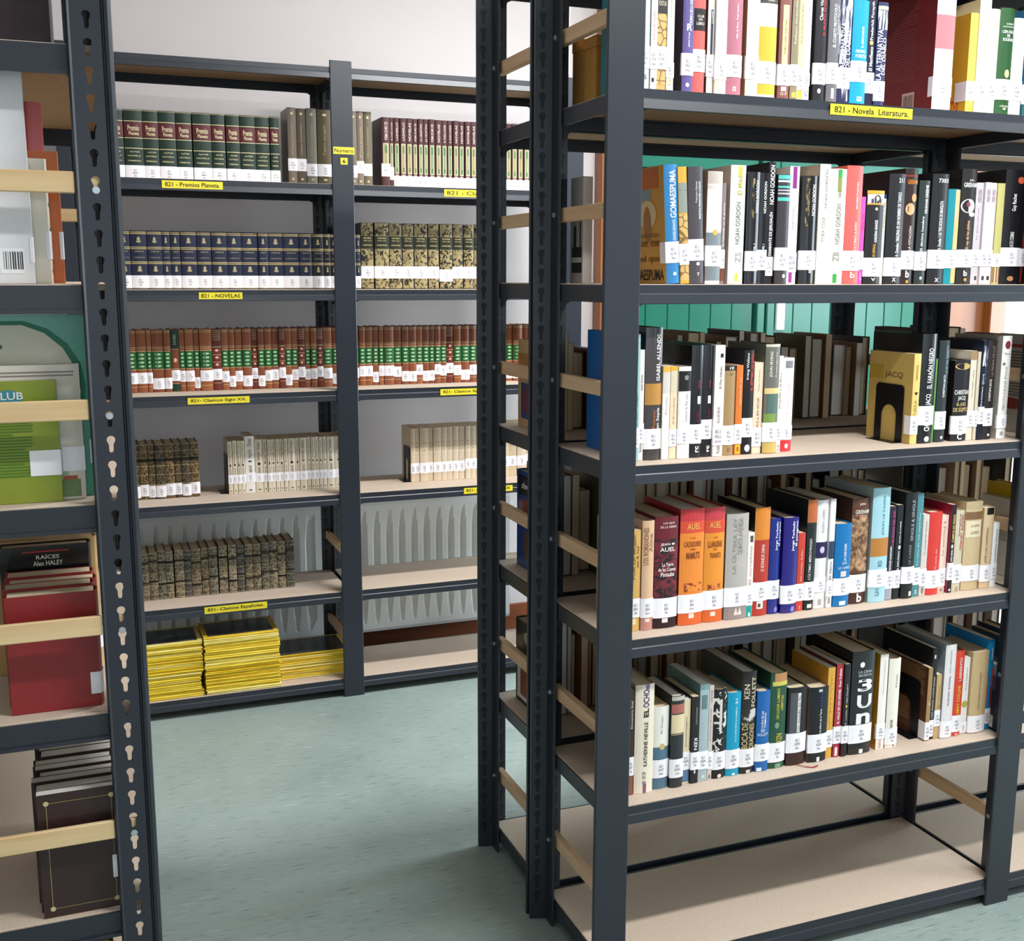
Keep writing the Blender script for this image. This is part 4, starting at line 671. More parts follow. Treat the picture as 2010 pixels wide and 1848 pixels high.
  (1.0404, 0.0525, 0.2274, '#ee8c35', 'thick orange hardback fading to red, wider of a pair', [('b', '#c63a3e', 0.2039, 0.2274), ('b', '#dd5136', 0.1811, 0.2039), ('t', '#f0b060', 0.1878, 0.1998, 0.25, 0.8, 'AUEL', 'h'), ('t', '#8a4c1c', 0.1697, 0.1729, 0.4, 0.6, 'LOS', 'h'), ('t', '#7c3c18', 0.1542, 0.1646, 0.15, 0.85, 'CAZADORES', 'h'), ('t', '#8a4c1c', 0.1475, 0.151, 0.4, 0.6, 'DE', 'h'), ('t', '#7c3c18', 0.1302, 0.1438, 0.25, 0.8, 'MAMUTS', 'h'), ('p', 'deer', 0.0662, 0.083, 0.2, 0.9), ('b', '#e2672e', 0.0005, 0.0239), ('r', '#f6e0d0', 0.0132, 0.0228, 0.4, 0.62)], {'call': 'JEA', 'cover': '#a92c2a', 'lab': (0.0239, 0.0609)}),
  (1.0947, 0.0439, 0.2266, '#ee9433', 'thick orange hardback fading to red, narrower of a pair', [('b', '#c9404a', 0.2021, 0.2266), ('b', '#dd5136', 0.1771, 0.2021), ('t', '#f0b060', 0.1865, 0.199, 0.2, 0.75, 'AUEL', 'h'), ('t', '#8a4c1c', 0.1666, 0.1698, 0.4, 0.6, 'LOS', 'h'), ('t', '#7c3c18', 0.1488, 0.1614, 0.15, 0.85, 'LLANURAS', 'h'), ('t', '#8a4c1c', 0.1432, 0.1467, 0.4, 0.6, 'DEL', 'h'), ('t', '#7c3c18', 0.1278, 0.1404, 0.25, 0.8, 'TRÁNSITO', 'h'), ('p', 'deer', 0.0643, 0.0781, 0.2, 0.9), ('b', '#e2672e', 0.0005, 0.0248), ('r', '#f6e0d0', 0.012, 0.0206, 0.35, 0.6)], {'call': 'JEA', 'cover': '#a92c2a', 'lab': (0.0248, 0.0633)}),
  (1.1419, 0.0495, 0.2104, '#b9b2ac', 'thick grey hardback with white mountain emblem', [('t', '#a39a92', 0.1308, 0.2025, 0.5, 0.75, 'QUINTA AVENIDA', 'u'), ('t', '#a39a92', 0.0925, 0.2025, 0.25, 0.45, 'LA ÚLTIMA LEY', 'u'), ('b', '#9a8c88', 0.0005, 0.0259), ('tri', '#f0dcd4', 0.0087, 0.0238, 0.4, 0.6), ('tri', '#f0dcd4', 0.0087, 0.0238, 0.58, 0.78)], {'call': 'JEJ', 'cover': '#8f8680', 'lab': (0.0259, 0.0647)}),
  (1.1923, 0.0138, 0.1704, '#faf5ee', 'slim white book with teal foot', [('r', '#5c544c', 0.1513, 0.1641, 0.3, 0.8), ('t', '#cfae94', 0.0657, 0.1449, 0.3, 0.7, 'El novelista', 'u'), ('r', '#14a096', 0.0005, 0.0225, 0.05, 0.95), ('e', '#ffffff', 0.0008, 0.0095, 0.35, 0.7)], {'call': 'JOA', 'lab': (0.0236, 0.0549)}),
  (1.2079, 0.0346, 0.2179, '#b93a2d', 'red book with orange upper third', [('b', '#e08a35', 0.1534, 0.2179), ('t', '#f4d8c8', 0.0901, 0.1448, 0.4, 0.62, 'LE BONHEUR DIANA', 'u'), ('r', '#f8f0ea', 0.0143, 0.0295, 0.25, 0.65), ('r', '#3c2824', 0.0175, 0.0252, 0.32, 0.5)], {'call': 'JOA', 'cover': '#201a18', 'lab': (0.0302, 0.0685)}),
  (1.244, 0.0245, 0.1935, '#1c2a86', 'glossy royal blue pilgrim book, thinner copy', [('t', '#ffffff', 0.1293, 0.1872, 0.45, 0.68, 'Jorge Torbado', 'u'), ('t', '#ffffff', 0.1379, 0.1872, 0.74, 0.94, 'El peregrino', 'u'), ('e', '#8c86d0', 0.0033, 0.0142, 0.55, 0.9)], {'call': 'TOR', 'gloss': 1, 'lab': (0.0306, 0.0688)}),
  (1.2714, 0.0344, 0.1941, '#23187c', 'deep blue pilgrim book, thicker copy', [('t', '#ffffff', 0.1265, 0.1868, 0.5, 0.7, 'Jorge Torbado', 'u'), ('t', '#ffffff', 0.1362, 0.1868, 0.76, 0.96, 'El peregrino', 'u'), ('e', '#8c86d0', 0.002, 0.013, 0.6, 0.9)], {'call': 'TOR', 'gloss': 1, 'lab': (0.0191, 0.0569)}),
  (1.3087, 0.0164, 0.16, '#cf4336', 'slim scarlet book', [('t', '#f2c8b8', 0.0607, 0.1262, 0.4, 0.65, 'Jean Cocteau  El Mito', 'u'), ('t', '#f2c8b8', 0.0033, 0.01, 0.4, 0.65, '7', 'h')], {'call': 'JOA', 'lab': (0.0206, 0.0563)}),
  (1.3275, 0.0221, 0.226, '#1c2322', 'black book with brown leather-like upper part', [('b', '#c0693a', 0.1797, 0.226), ('t', '#e8e4dc', 0.0629, 0.1472, 0.2, 0.5, "L'ÚLTIMO MEROVINGIO", 'u'), ('r', '#e8e8e8', 0.0043, 0.0121, 0.3, 0.8)], {'call': 'JIM', 'lab': (0.0205, 0.0585)}),
  (1.3521, 0.027, 0.2229, '#f3efec', 'white book with navy band and lilac disc', [('b', '#2a2452', 0.1044, 0.1373), ('e', '#cfc4e4', 0.1143, 0.1285, 0.3, 0.7), ('t', '#b0aab4', 0.1569, 0.2047, 0.35, 0.6, 'ROSITA LÓPEZ', 'u'), ('r', '#b4aca8', 0.007, 0.0193, 0.35, 0.65)], {'call': 'JOA', 'lab': (0.0337, 0.0647)}),
  (1.3805, 0.0126, 0.2242, '#f0ecec', 'slim white book with dark blue band', [('b', '#34405c', 0.1014, 0.1377), ('t', '#8c8690', 0.0583, 0.0959, 0.3, 0.7, 'El libro', 'u'), ('r', '#a49c9a', 0.0081, 0.0204, 0.3, 0.7)], {'call': 'JOA', 'lab': (0.0227, 0.0538)}),
  (1.3964, 0.0386, 0.1717, '#0e74b4', 'bright blue paperback with white Russia title', [('t', '#ffffff', 0.0951, 0.1309, 0.48, 0.64, 'LA CASA RUSIA', 'u'), ('t', '#cfe4f4', 0.0866, 0.0929, 0.4, 0.7, 'JOHN', 'h'), ('t', '#cfe4f4', 0.0781, 0.0845, 0.2, 0.9, 'LE CARRÉ', 'h'), ('r', '#e0d4d0', 0.0622, 0.0739, 0.35, 0.7), ('r', '#ffffff', 0.0026, 0.0111, 0.35, 0.75)], {'call': 'JOH', 'lab': (0.0233, 0.0595)}),
  (1.4373, 0.0411, 0.2201, '#5e3a28', 'brown hardback with crowd painting jacket', [('p', 'paint', 0.0678, 0.1862, 0, 1), ('t', '#f0e6da', 0.2051, 0.2113, 0.35, 0.7, 'John', 'h'), ('t', '#f6ece0', 0.1883, 0.1967, 0.15, 0.95, 'GRISHAM', 'h'), ('b', '#4b2a20', 0.0005, 0.0239), ('t', '#ffffff', 0.0035, 0.0218, 0.45, 0.75, 'b', 'h')], {'call': 'JOH', 'cover': '#3a2018', 'lab': (0.0239, 0.0618)}),
  (1.4834, 0.0433, 0.2395, '#a9d3de', 'tall sky blue hardback with bronze band', [('t', '#5c8c98', 0.1414, 0.2238, 0.5, 0.68, 'JOHN LE CARRÉ', 'u'), ('b', '#bd7f3e', 0.0966, 0.135), ('t', '#6c9ca8', 0.0752, 0.088, 0.4, 0.65, 'RO', 'u'), ('t', '#6c9ca8', 0.0137, 0.0289, 0.35, 0.55, 'LH', 'u')], {'call': 'JOH', 'cover': '#a9b6b4', 'd': 0.16, 'lab': (0.0319, 0.0694)}),
  (1.5286, 0.0162, 0.1981, '#2a2430', 'black book with magenta and white lettering', [('t', '#d85a9c', 0.1163, 0.1888, 0.5, 0.8, 'LAS ROSAS DEL SUR', 'u'), ('t', '#ffffff', 0.0625, 0.1142, 0.3, 0.6, 'GEORGES SANDOURO', 'u'), ('b', '#a8a8b0', 0.0005, 0.0235)], {'call': 'JOH', 'lab': (0.0239, 0.0614)}),
  (1.5473, 0.0158, 0.1996, '#1c2226', 'black book with white dot between author and title', [('t', '#ffffff', 0.119, 0.1651, 0.45, 0.72, 'JOHN LE CARRÉ', 'u'), ('e', '#ffffff', 0.1061, 0.1147, 0.4, 0.8), ('t', '#ffffff', 0.0619, 0.1029, 0.4, 0.68, 'EL INFILTRADO', 'u')], {'call': 'JOH', 'lab': (0.0238, 0.0619)}),
  (1.5661, 0.0296, 0.2249, '#1b1e20', 'tall black hardback with embossed grey double title', [('t', '#a8b0b4', 0.1233, 0.209, 0.45, 0.7, 'SINGLE & SINGLE', 'u'), ('t', '#8c9498', 0.0736, 0.1147, 0.35, 0.58, 'LE CARRÉ', 'u'), ('r', '#e8e8e8', 0.0048, 0.0147, 0.6, 0.85)], {'call': 'JOH', 'd': 0.16, 'lab': (0.0318, 0.0681)}),
  (1.5982, 0.016, 0.2205, '#4f8f96', 'tall teal book with small white title', [('t', '#cfe4e4', 0.0669, 0.1794, 0.35, 0.62, 'La casa de los espíritus', 'u'), ('t', '#cfe4e4', 0.0055, 0.0143, 0.3, 0.7, 'x', 'h')], {'call': 'JOH', 'lab': (0.0253, 0.0625)}),
  (1.6156, 0.0156, 0.1742, '#d9cfc8', 'pale grey paperback beside a teal book', [('t', '#a49a94', 0.0893, 0.1609, 0.4, 0.65, 'La muerte del decano', 'u'), ('t', '#8c827c', 0.0038, 0.0192, 0.3, 0.7, 'dB', 'u')], {'call': 'JOR', 'lab': (0.0214, 0.0587)}),
  (1.6327, 0.0334, 0.1779, '#dc4038', 'solid red paperback with white label', [('t', '#f2b0a4', 0.0563, 0.098, 0.5, 0.65, 'El otoño del', 'u')], {'call': 'JOS', 'lab': (0.0144, 0.053)}),
  (1.6676, 0.0191, 0.168, '#f0d6c6', 'pale peach paperback', [('t', '#c0a898', 0.1393, 0.1567, 0.3, 0.6, 'Z B', 'u'), ('t', '#c0a898', 0.0824, 0.1393, 0.3, 0.55, 'La sonrisa', 'u'), ('t', '#a88c7c', 0.003, 0.0094, 0.3, 0.7, '88', 'u')], {'call': 'JOS', 'lab': (0.0139, 0.0537)}),
  (1.6882, 0.0121, 0.1907, '#2a1a20', 'black book with crimson cover and strawberry fields title', [('t', '#f0d870', 0.1095, 0.1696, 0.3, 0.75, 'CAMPOS DE FRESAS', 'u'), ('e', '#e0d8d0', 0.0963, 0.1051, 0.25, 0.7), ('t', '#ffffff', 0.0676, 0.0941, 0.3, 0.75, 'JORDI SIERRA', 'u'), ('e', '#f0e8e0', 0.0032, 0.0088, 0.3, 0.7)], {'call': 'JOR', 'cover': '#9c1838', 'lab': (0.0277, 0.0654)}),
  (1.7018, 0.0259, 0.1757, '#d9cdb4', 'sand book with bold red lettering', [('t', '#3c3028', 0.1209, 0.1692, 0.4, 0.55, 'Autobiografía de', 'u'), ('t', '#d63a30', 0.1319, 0.167, 0.6, 0.9, 'ALFONSO', 'u'), ('t', '#d63a30', 0.0901, 0.1275, 0.6, 0.9, 'GRIJALBO', 'u'), ('e', '#b0a48c', 0.0012, 0.0101, 0.4, 0.75)], {'call': 'JOR', 'lab': (0.0179, 0.0591)}),
  (1.7297, 0.0444, 0.1922, '#d5bd92', 'thick tan hardback with brown title band', [('b', '#8a6848', 0.1543, 0.1708), ('b', '#cdb58c', 0.1784, 0.1922), ('r', '#efe0c0', 0.1157, 0.151, 0.05, 0.95), ('t', '#a8906c', 0.1378, 0.1444, 0.3, 0.8, 'EL CAPITÁN', 'h'), ('t', '#a8906c', 0.1223, 0.1289, 0.3, 0.8, 'ALATRISTE', 'h')], {'call': 'JOS', 'lab': (0.0199, 0.0546)}),
  (1.7779, 0.0276, 0.1771, '#dcc09a', 'peach tan book with feathered title and black head patch', [('r', '#1c1614', 0.1623, 0.1771, 0.2, 0.9), ('t', '#a08860', 0.0565, 0.1346, 0.2, 0.5, 'JOSÉ LUIS SAMPEDRO', 'u'), ('t', '#a08860', 0.0363, 0.052, 0.3, 0.7, 'FF', 'u')], {'call': 'JOS', 'lab': (0.0149, 0.052)}),
  (1.8076, 0.016, 0.1416, '#f8f6f4', 'slim white book ending the row before the wooden slat', [('t', '#a8b0b8', 0.0566, 0.1283, 0.35, 0.65, 'La sonrisa etrusca', 'u')], {'call': 'JOS', 'lab': (0.0182, 0.0521)}),
 ],
 'A5': [
  (0.9398, 0.0102, 0.2129, '#3c2b28', 'dark brown book with orange oval on its cover', [('t', '#d8d0c8', 0.1358, 0.1916, 0.3, 0.7, 'Encuentro final', 'u'), ('b', '#8c5844', 0.0005, 0.0401)], {'call': 'KAT', 'cover': '#4a2c2a', 'd': 0.15, 'cov': [('ce', '#d0722c', 0.05, 0.075, 0.125, 0.155), ('ct', 'Gandhi', '#d8c8b8', 0.03, 0.1, 0.1, 0.112), ('cl', '#7c5c54', 0.03, 0.12, 0.055, 0.085, 10), ('cr', '#e8e4dc', 0.04, 0.08, 0.03, 0.052), ('bars', '#3a3634', 0.044, 0.076, 0.034, 0.048)], 'lab': (0.0401, 0.0783)}),
  (0.9527, 0.0406, 0.2213, '#f2e6cf', 'thick cream hardback with tall title and purple ticks', [('t', '#2c2626', 0.0552, 0.1456, 0.45, 0.65, 'KATHERINE NEVILLE', 'u'), ('t', '#2c2626', 0.1554, 0.1737, 0.42, 0.68, 'EL', 'u'), ('t', '#4a2a68', 0.1758, 0.2113, 0.38, 0.7, 'OCHO', 'u'), ('r', '#8c6a98', 0.2113, 0.2209, 0.5, 0.7), ('r', '#8c5a80', 0.0005, 0.02, 0.45, 0.62), ('t', '#8c8490', 0.02, 0.0442, 0.4, 0.6, '8 K9', 'u')], {'call': None, 'cover': '#a8906c', 'd': 0.16}),
  (0.9951, 0.0345, 0.1687, '#f4efe6', 'white paperback with slate foot and gold seal', [('b', '#56758a', 0.0005, 0.0867), ('e', '#d8b878', 0.0807, 0.0939, 0.38, 0.72), ('t', '#a49c94', 0.1147, 0.1518, 0.45, 0.58, 'El fuego', 'u')], {'call': 'KAT', 'cover': '#d8c08a', 'lab': (0.0233, 0.0609)}),
  (1.0314, 0.0277, 0.1889, '#2f3234', 'black book with rose band and cream title panel', [('b', '#c8c0b4', 0.1797, 0.1884), ('b', '#b06a60', 0.1531, 0.1721), ('b', '#e8d4ac', 0.1124, 0.151), ('b', '#d0b078', 0.1093, 0.1108)], {'call': 'KEN', 'lab': (0.0207, 0.0594)}),
  (1.0604, 0.0169, 0.1747, '#eddcb6', 'cream paperback with blue wavy foot', [('t', '#6c6458', 0.0774, 0.1392, 0.4, 0.6, 'Una fortuna peligrosa', 'u'), ('b', '#5c7ca4', 0.0037, 0.0284)], {'call': 'KEN', 'cover': '#7c98a8', 'lab': (0.0295, 0.0674)}),
  (1.0787, 0.0165, 0.1801, '#211f20', 'black book with bold upside name at its foot', [('t', '#ffffff', 0.0701, 0.0945, 0.3, 0.75, 'KEN', 'd'), ('t', '#a8a4a0', 0.1233, 0.1586, 0.4, 0.65, 'La isla de las tormentas', 'u'), ('r', '#e8e8e8', 0.0209, 0.0276, 0.4, 0.6)], {'call': 'KEN', 'cover': '#3a2c28', 'lab': (0.0287, 0.0656)}),
  (1.0966, 0.0205, 0.2023, '#a9bcc0', 'pale grey blue book with face sketch', [('r', '#6c8484', 0.1513, 0.1799, 0.2, 0.8), ('b', '#7ca0a4', 0.1909, 0.2023), ('e', '#d8dcdc', 0.0063, 0.0131, 0.35, 0.7)], {'call': 'KEN', 'cover': '#6a8a84', 'lab': (0.0255, 0.0636)}),
  (1.1179, 0.0099, 0.1975, '#d5c8c0', 'slim pinkish grey book with red figures', [('t', '#b06a70', 0.1623, 0.1887, 0.4, 0.75, '7777', 'u'), ('t', '#a89c9c', 0.0823, 0.149, 0.3, 0.6, 'El secreto del ritual', 'u'), ('t', '#6c5c5c', 0.0036, 0.0127, 0.3, 0.7, 'EL', 'u')], {'call': 'KEN', 'lab': (0.0228, 0.0599)}),
  (1.1287, 0.0301, 0.1863, '#161518', 'black book with white blossom pattern', [('p', 'blossom', 0.0566, 0.1815, 0, 1), ('r', '#dcd6cc', 0.0993, 0.166, 0.42, 0.62), ('e', '#e8e0d8', 0.0005, 0.0092, 0.4, 0.7)], {'call': 'KEN', 'cover': '#b8aa9c', 'lab': (0.0187, 0.0566)}),
  (1.1617, 0.0309, 0.1751, '#0f9cc2', 'turquoise blue paperback with white vertical title', [('t', '#e0f4fa', 0.0717, 0.1457, 0.5, 0.64, 'LA CLAVE ESTÁ EN REBECA', 'u'), ('t', '#e0f4fa', 0.1513, 0.1625, 0.5, 0.65, '21', 'u'), ('e', '#e0f4fa', 0.0005, 0.0059, 0.4, 0.65)], {'call': 'KEN', 'lab': (0.0155, 0.0559)}),
  (1.194, 0.0323, 0.2151, '#2a2523', 'dark hardback with gold dragon title', [('t', '#e8d8b8', 0.159, 0.1891, 0.1, 0.45, 'KEN', 'u'), ('t', '#e8d8b8', 0.141, 0.2036, 0.6, 0.9, 'FOLLETT', 'u'), ('p', 'snow', 0.1028, 0.1366, 0, 1), ('t', '#d8c088', 0.0529, 0.1084, 0.05, 0.42, 'BOCA DE', 'u'), ('t', '#d8c088', 0.0529, 0.105, 0.52, 0.9, 'DRAGONES', 'u'), ('r', '#d8d0c8', 0.0005, 0.0073, 0.4, 0.7)], {'call': 'KEN', 'cover': '#4a4844', 'd': 0.16, 'lab': (0.0142, 0.0529)}),
  (1.2281, 0.0301, 0.1706, '#1a63ac', 'blue paperback with white ships emblem', [('t', '#ffffff', 0.0933, 0.1296, 0.3, 0.45, 'LA ISLA DE LAS', 'u'), ('t', '#ffffff', 0.0933, 0.1251, 0.52, 0.66, 'TORMENTAS', 'u'), ('t', '#e0ecf8', 0.0842, 0.0911, 0.3, 0.6, 'KEN', 'h'), ('t', '#e0ecf8', 0.0763, 0.082, 0.1, 0.9, 'FOLLETT', 'h'), ('r', '#e8f0f8', 0.0005, 0.0087, 0.1, 0.45)], {'call': 'KEN', 'lab': (0.0221, 0.0592)}),
  (1.2601, 0.0391, 0.2039, '#22503a', 'green hardback with ornate gilt head', [('r', '#c08a58', 0.1854, 0.2034, 0.2, 0.95), ('r', '#d8c860', 0.1764, 0.1854, 0.1, 1.0), ('t', '#d8c850', 0.1061, 0.1719, 0.35, 0.52, 'UN LUGAR LLAMADO', 'u'), ('t', '#d8c850', 0.1243, 0.1561, 0.6, 0.76, 'LIBERTAD', 'u'), ('e', '#7c9c7c', 0.0856, 0.0993, 0.3, 0.55), ('t', '#d8c850', 0.0558, 0.0741, 0.4, 0.75, 'KEN', 'u'), ('r', '#7ca07c', 0.0005, 0.0097, 0.4, 0.75)], {'call': 'KEN', 'cover': '#1e4632', 'd': 0.16, 'lab': (0.0132, 0.0553)}),
  (1.3028, 0.046, 0.1668, '#1d1a1b', 'thick black hardback with grey panel and trailing ribbon', [('r', '#55585c', 0.0695, 0.1566, 0.1, 0.45), ('r', '#e8e4e0', 0.0706, 0.1554, 0.46, 0.62), ('t', '#5c5850', 0.0741, 0.1497, 0.49, 0.6, 'Un mundo sin fin', 'u'), ('r', '#3a2420', 0.0005, 0.0278, 0.02, 0.9)], {'call': 'KEN', 'd': 0.15, 'ribbon': '#b4383c', 'lab': (0.0273, 0.0695)}),
  (1.3539, 0.0451, 0.1616, '#15181c', 'thick black paperback with white script title', [('t', '#f0f0f0', 0.0618, 0.1151, 0.5, 0.64, 'Los pilares de la Tierra', 'u'), ('t', '#2c4c8c', 0.1197, 0.1496, 0.5, 0.62, 'KEN', 'u'), ('r', '#c8c8c8', 0.1519, 0.1577, 0.4, 0.6), ('r', '#f0f0f0', 0.0005, 0.0104, 0.45, 0.6)], {'call': 'KEN', 'cover': '#8c6c5c', 'd': 0.15, 'lab': (0.0202, 0.0606)}),
  (1.4, 0.0174, 0.1971, '#e0ab45', 'golden yellow book with dotted edge', [('p', 'dots', 0.0682, 0.1894, 0.45, 0.75)], {'call': 'KEN', 'cover': '#c98f2e', 'lab': (0.0235, 0.0615)}),
  (1.4194, 0.0165, 0.2028, '#b23340', 'crimson book with white lions title', [('t', '#ffffff', 0.0732, 0.1485, 0.35, 0.7, 'EL VALLE DE LOS LEONES', 'u'), ('t', '#ffffff', 0.154, 0.1936, 0.35, 0.7, 'Ken Follett', 'u'), ('r', '#f0e0e0', 0.0026, 0.0217, 0.25, 0.65)], {'call': 'KEN', 'cover': '#6a3028', 'lab': (0.0296, 0.0676)}),
  (1.4373, 0.014, 0.202, '#1f1c1f', 'narrow black book with small gold dot', [('t', '#e0dcd8', 0.1175, 0.1595, 0.4, 0.62, 'KEN FOLLETT', 'u'), ('e', '#d8b848', 0.1064, 0.1141, 0.35, 0.65), ('t', '#e0dcd8', 0.0673, 0.103, 0.4, 0.6, 'El vuelo', 'u')], {'call': 'KEN', 'lab': (0.0292, 0.0673)}),
  (1.4558, 0.0564, 0.2249, '#141517', 'huge black hardback with giant rounded white letters', [('e', '#f2f2f2', 0.1907, 0.2029, 0.3, 0.5), ('t', '#b8c0c4', 0.1786, 0.1841, 0.25, 0.85, 'LA CENA', 'h'), ('t', '#b8c0c4', 0.1708, 0.1764, 0.25, 0.85, 'SECRETA', 'h'), ('t', '#f8f8f8', 0.0664, 0.0906, 0.25, 0.88, 'n', 'h'), ('t', '#f8f8f8', 0.1018, 0.1308, 0.25, 0.92, 'U', 'h'), ('t', '#f8f8f8', 0.1386, 0.1653, 0.25, 0.9, '3', 'h'), ('r', '#f0f0f0', 0.0015, 0.0106, 0.45, 0.62)], {'call': 'KEN', 'gloss': 1, 'd': 0.16, 'lab': (0.0249, 0.0655)}),
  (1.5279, 0.0208, 0.2109, '#f6efe6', 'white paperback with burnt yellow cover', [('t', '#c8b8a8', 0.1234, 0.1994, 0.45, 0.65, 'Una fortuna peligrosa', 'u'), ('t', '#d89c8c', 0.003, 0.0261, 0.3, 0.6, 'DEBOLS', 'u')], {'call': 'KEN', 'cover': '#c98a28', 'lab': (0.0238, 0.0579)}),
  (1.5512, 0.03, 0.1986, '#f4eee0', 'ivory paperback with picture corner on its cover', [('t', '#8c8478', 0.1353, 0.1646, 0.55, 0.7, 'El Premio', 'u'), ('t', '#3c3834', 0.0412, 0.064, 0.3, 0.5, 'FORSTER', 'u'), ('e', '#c04040', 0.0023, 0.0069, 0.6, 0.75)], {'call': 'KUN', 'cover': '#b0a494', 'cov': [('cr', '#28242c', 0.01, 0.09, 0.155, 0.17)], 'lab': (0.008, 0.0446)}),
  (1.657, 0.0111, 0.1657, '#a88458', 'brown backed paperback behind the second bookend', [('t', '#e0d0b8', 0.081, 0.0879, 0.3, 0.7, 'x', 'h')], {'call': 'LAM', 'cover': '#5c3620', 'd': 0.135, 'wrap': 0.02, 'cov': [('cl', '#a07850', 0.01, 0.1, 0.1, 0.165, 16), ('cl', '#a07850', 0.05, 0.1, 0.03, 0.08, 10)], 'lab': (0.0024, 0.043)}),
  (1.6696, 0.0123, 0.2067, '#17181b', 'tall black book with thin white title', [('t', '#e8e8e8', 0.048, 0.1423, 0.4, 0.65, 'LOS PASOS CONTADOS', 'u'), ('r', '#e8e8e8', 0.1833, 0.1913, 0.3, 0.6)], {'call': 'LAN', 'd': 0.16, 'lab': (0.0061, 0.0445)}),
  (1.6834, 0.0134, 0.1461, '#c9a876', 'slim tan paperback beside a tall white book', [('t', '#a08458', 0.0702, 0.1209, 0.35, 0.65, 'El camino', 'u')], {'call': 'LAN', 'lab': (0.0284, 0.0656)}),
  (1.6989, 0.0292, 0.2121, '#ebe5e4', 'tall white book with grey northern lights title', [('t', '#8c8488', 0.0738, 0.1431, 0.35, 0.52, 'AURORA BOREAL', 'u'), ('t', '#b0a8ac', 0.1477, 0.2003, 0.35, 0.5, 'ASA LARSSON', 'u')], {'call': 'LAR', 'cover': '#9aa4a8', 'd': 0.16, 'lab': (0.002, 0.0389)}),
  (1.7296, 0.0255, 0.1926, '#db4530', 'bright red book with white and yellow lettering', [('t', '#fbeee4', 0.1255, 0.1784, 0.4, 0.68, 'LABERINTO', 'u'), ('t', '#f4d840', 0.0476, 0.115, 0.35, 0.66, 'LARRY COLLINS', 'u'), ('r', '#f2c0a8', 0.0005, 0.0054, 0.4, 0.7)], {'call': 'LAR', 'lab': (0.0089, 0.0469)}),
  (1.7566, 0.0166, 0.1742, '#f0ebe6', 'slim white paperback with olive seal', [('e', '#c0ac48', 0.0607, 0.0759, 0.05, 0.95), ('t', '#b4aca4', 0.1015, 0.1526, 0.4, 0.6, 'Rosa Leveroni', 'u')], {'call': 'LAU', 'lab': (0.002, 0.0267)}),
  (1.7753, 0.0448, 0.1859, '#cdb183', 'thick tan paperback with faint title', [('t', '#a88c60', 0.0549, 0.1391, 0.4, 0.52, 'Entre visillos de la ciudad', 'u')], {'call': 'LAU', 'lab': (0.002, 0.0407)}),
  (1.8216, 0.0244, 0.2077, '#1787c2', 'blue, red and white book leaning against the upright', [('t', '#ffffff', 0.1624, 0.1903, 0.5, 0.7, 'EVEREST', 'u'), ('tri2', '#d23a34', 0.0521, 0.1437, 0, 1), ('t', '#1c1a1c', 0.0568, 0.1016, 0.62, 0.85, 'Albert Boadella', 'u')], {'call': 'LEO', 'lab': (0.0141, 0.0497)}),
 ],
}

WHERE = {'A1': 'on the Novela board', 'A2': 'one board below Novela', 'A3': 'two boards below Novela', 'A4': 'three boards below Novela', 'A5': 'four boards below Novela'}
ZR = {'A1': ZA[5], 'A2': ZA[4], 'A3': ZA[3], 'A4': ZA[2], 'A5': ZA[1]}
SP = 1.80
for rk, rows in ROWS.items():
    for (x, w, h, base, desc, dec, op) in rows:
        if x+w > 1.838: w = 1.838-x
        dep = op.get('d', max(.105, min(.15, h*.64)))
        book((x, SP+random.uniform(-.003, .004), ZR[rk]+.0006), w, h, dep, base, '%s, %s' % (desc, WHERE[rk]), op.get('cover'), dec, op.get('lab'), op.get('call'),
             op.get('bulge'), op.get('wrap', .004), op.get('cov', ()), (), op.get('lean', 0), 0, op.get('gloss', 0), None, ribbon=op.get('ribbon'),
             page=random.choice((PAGE, PAGE, PAGEW)))

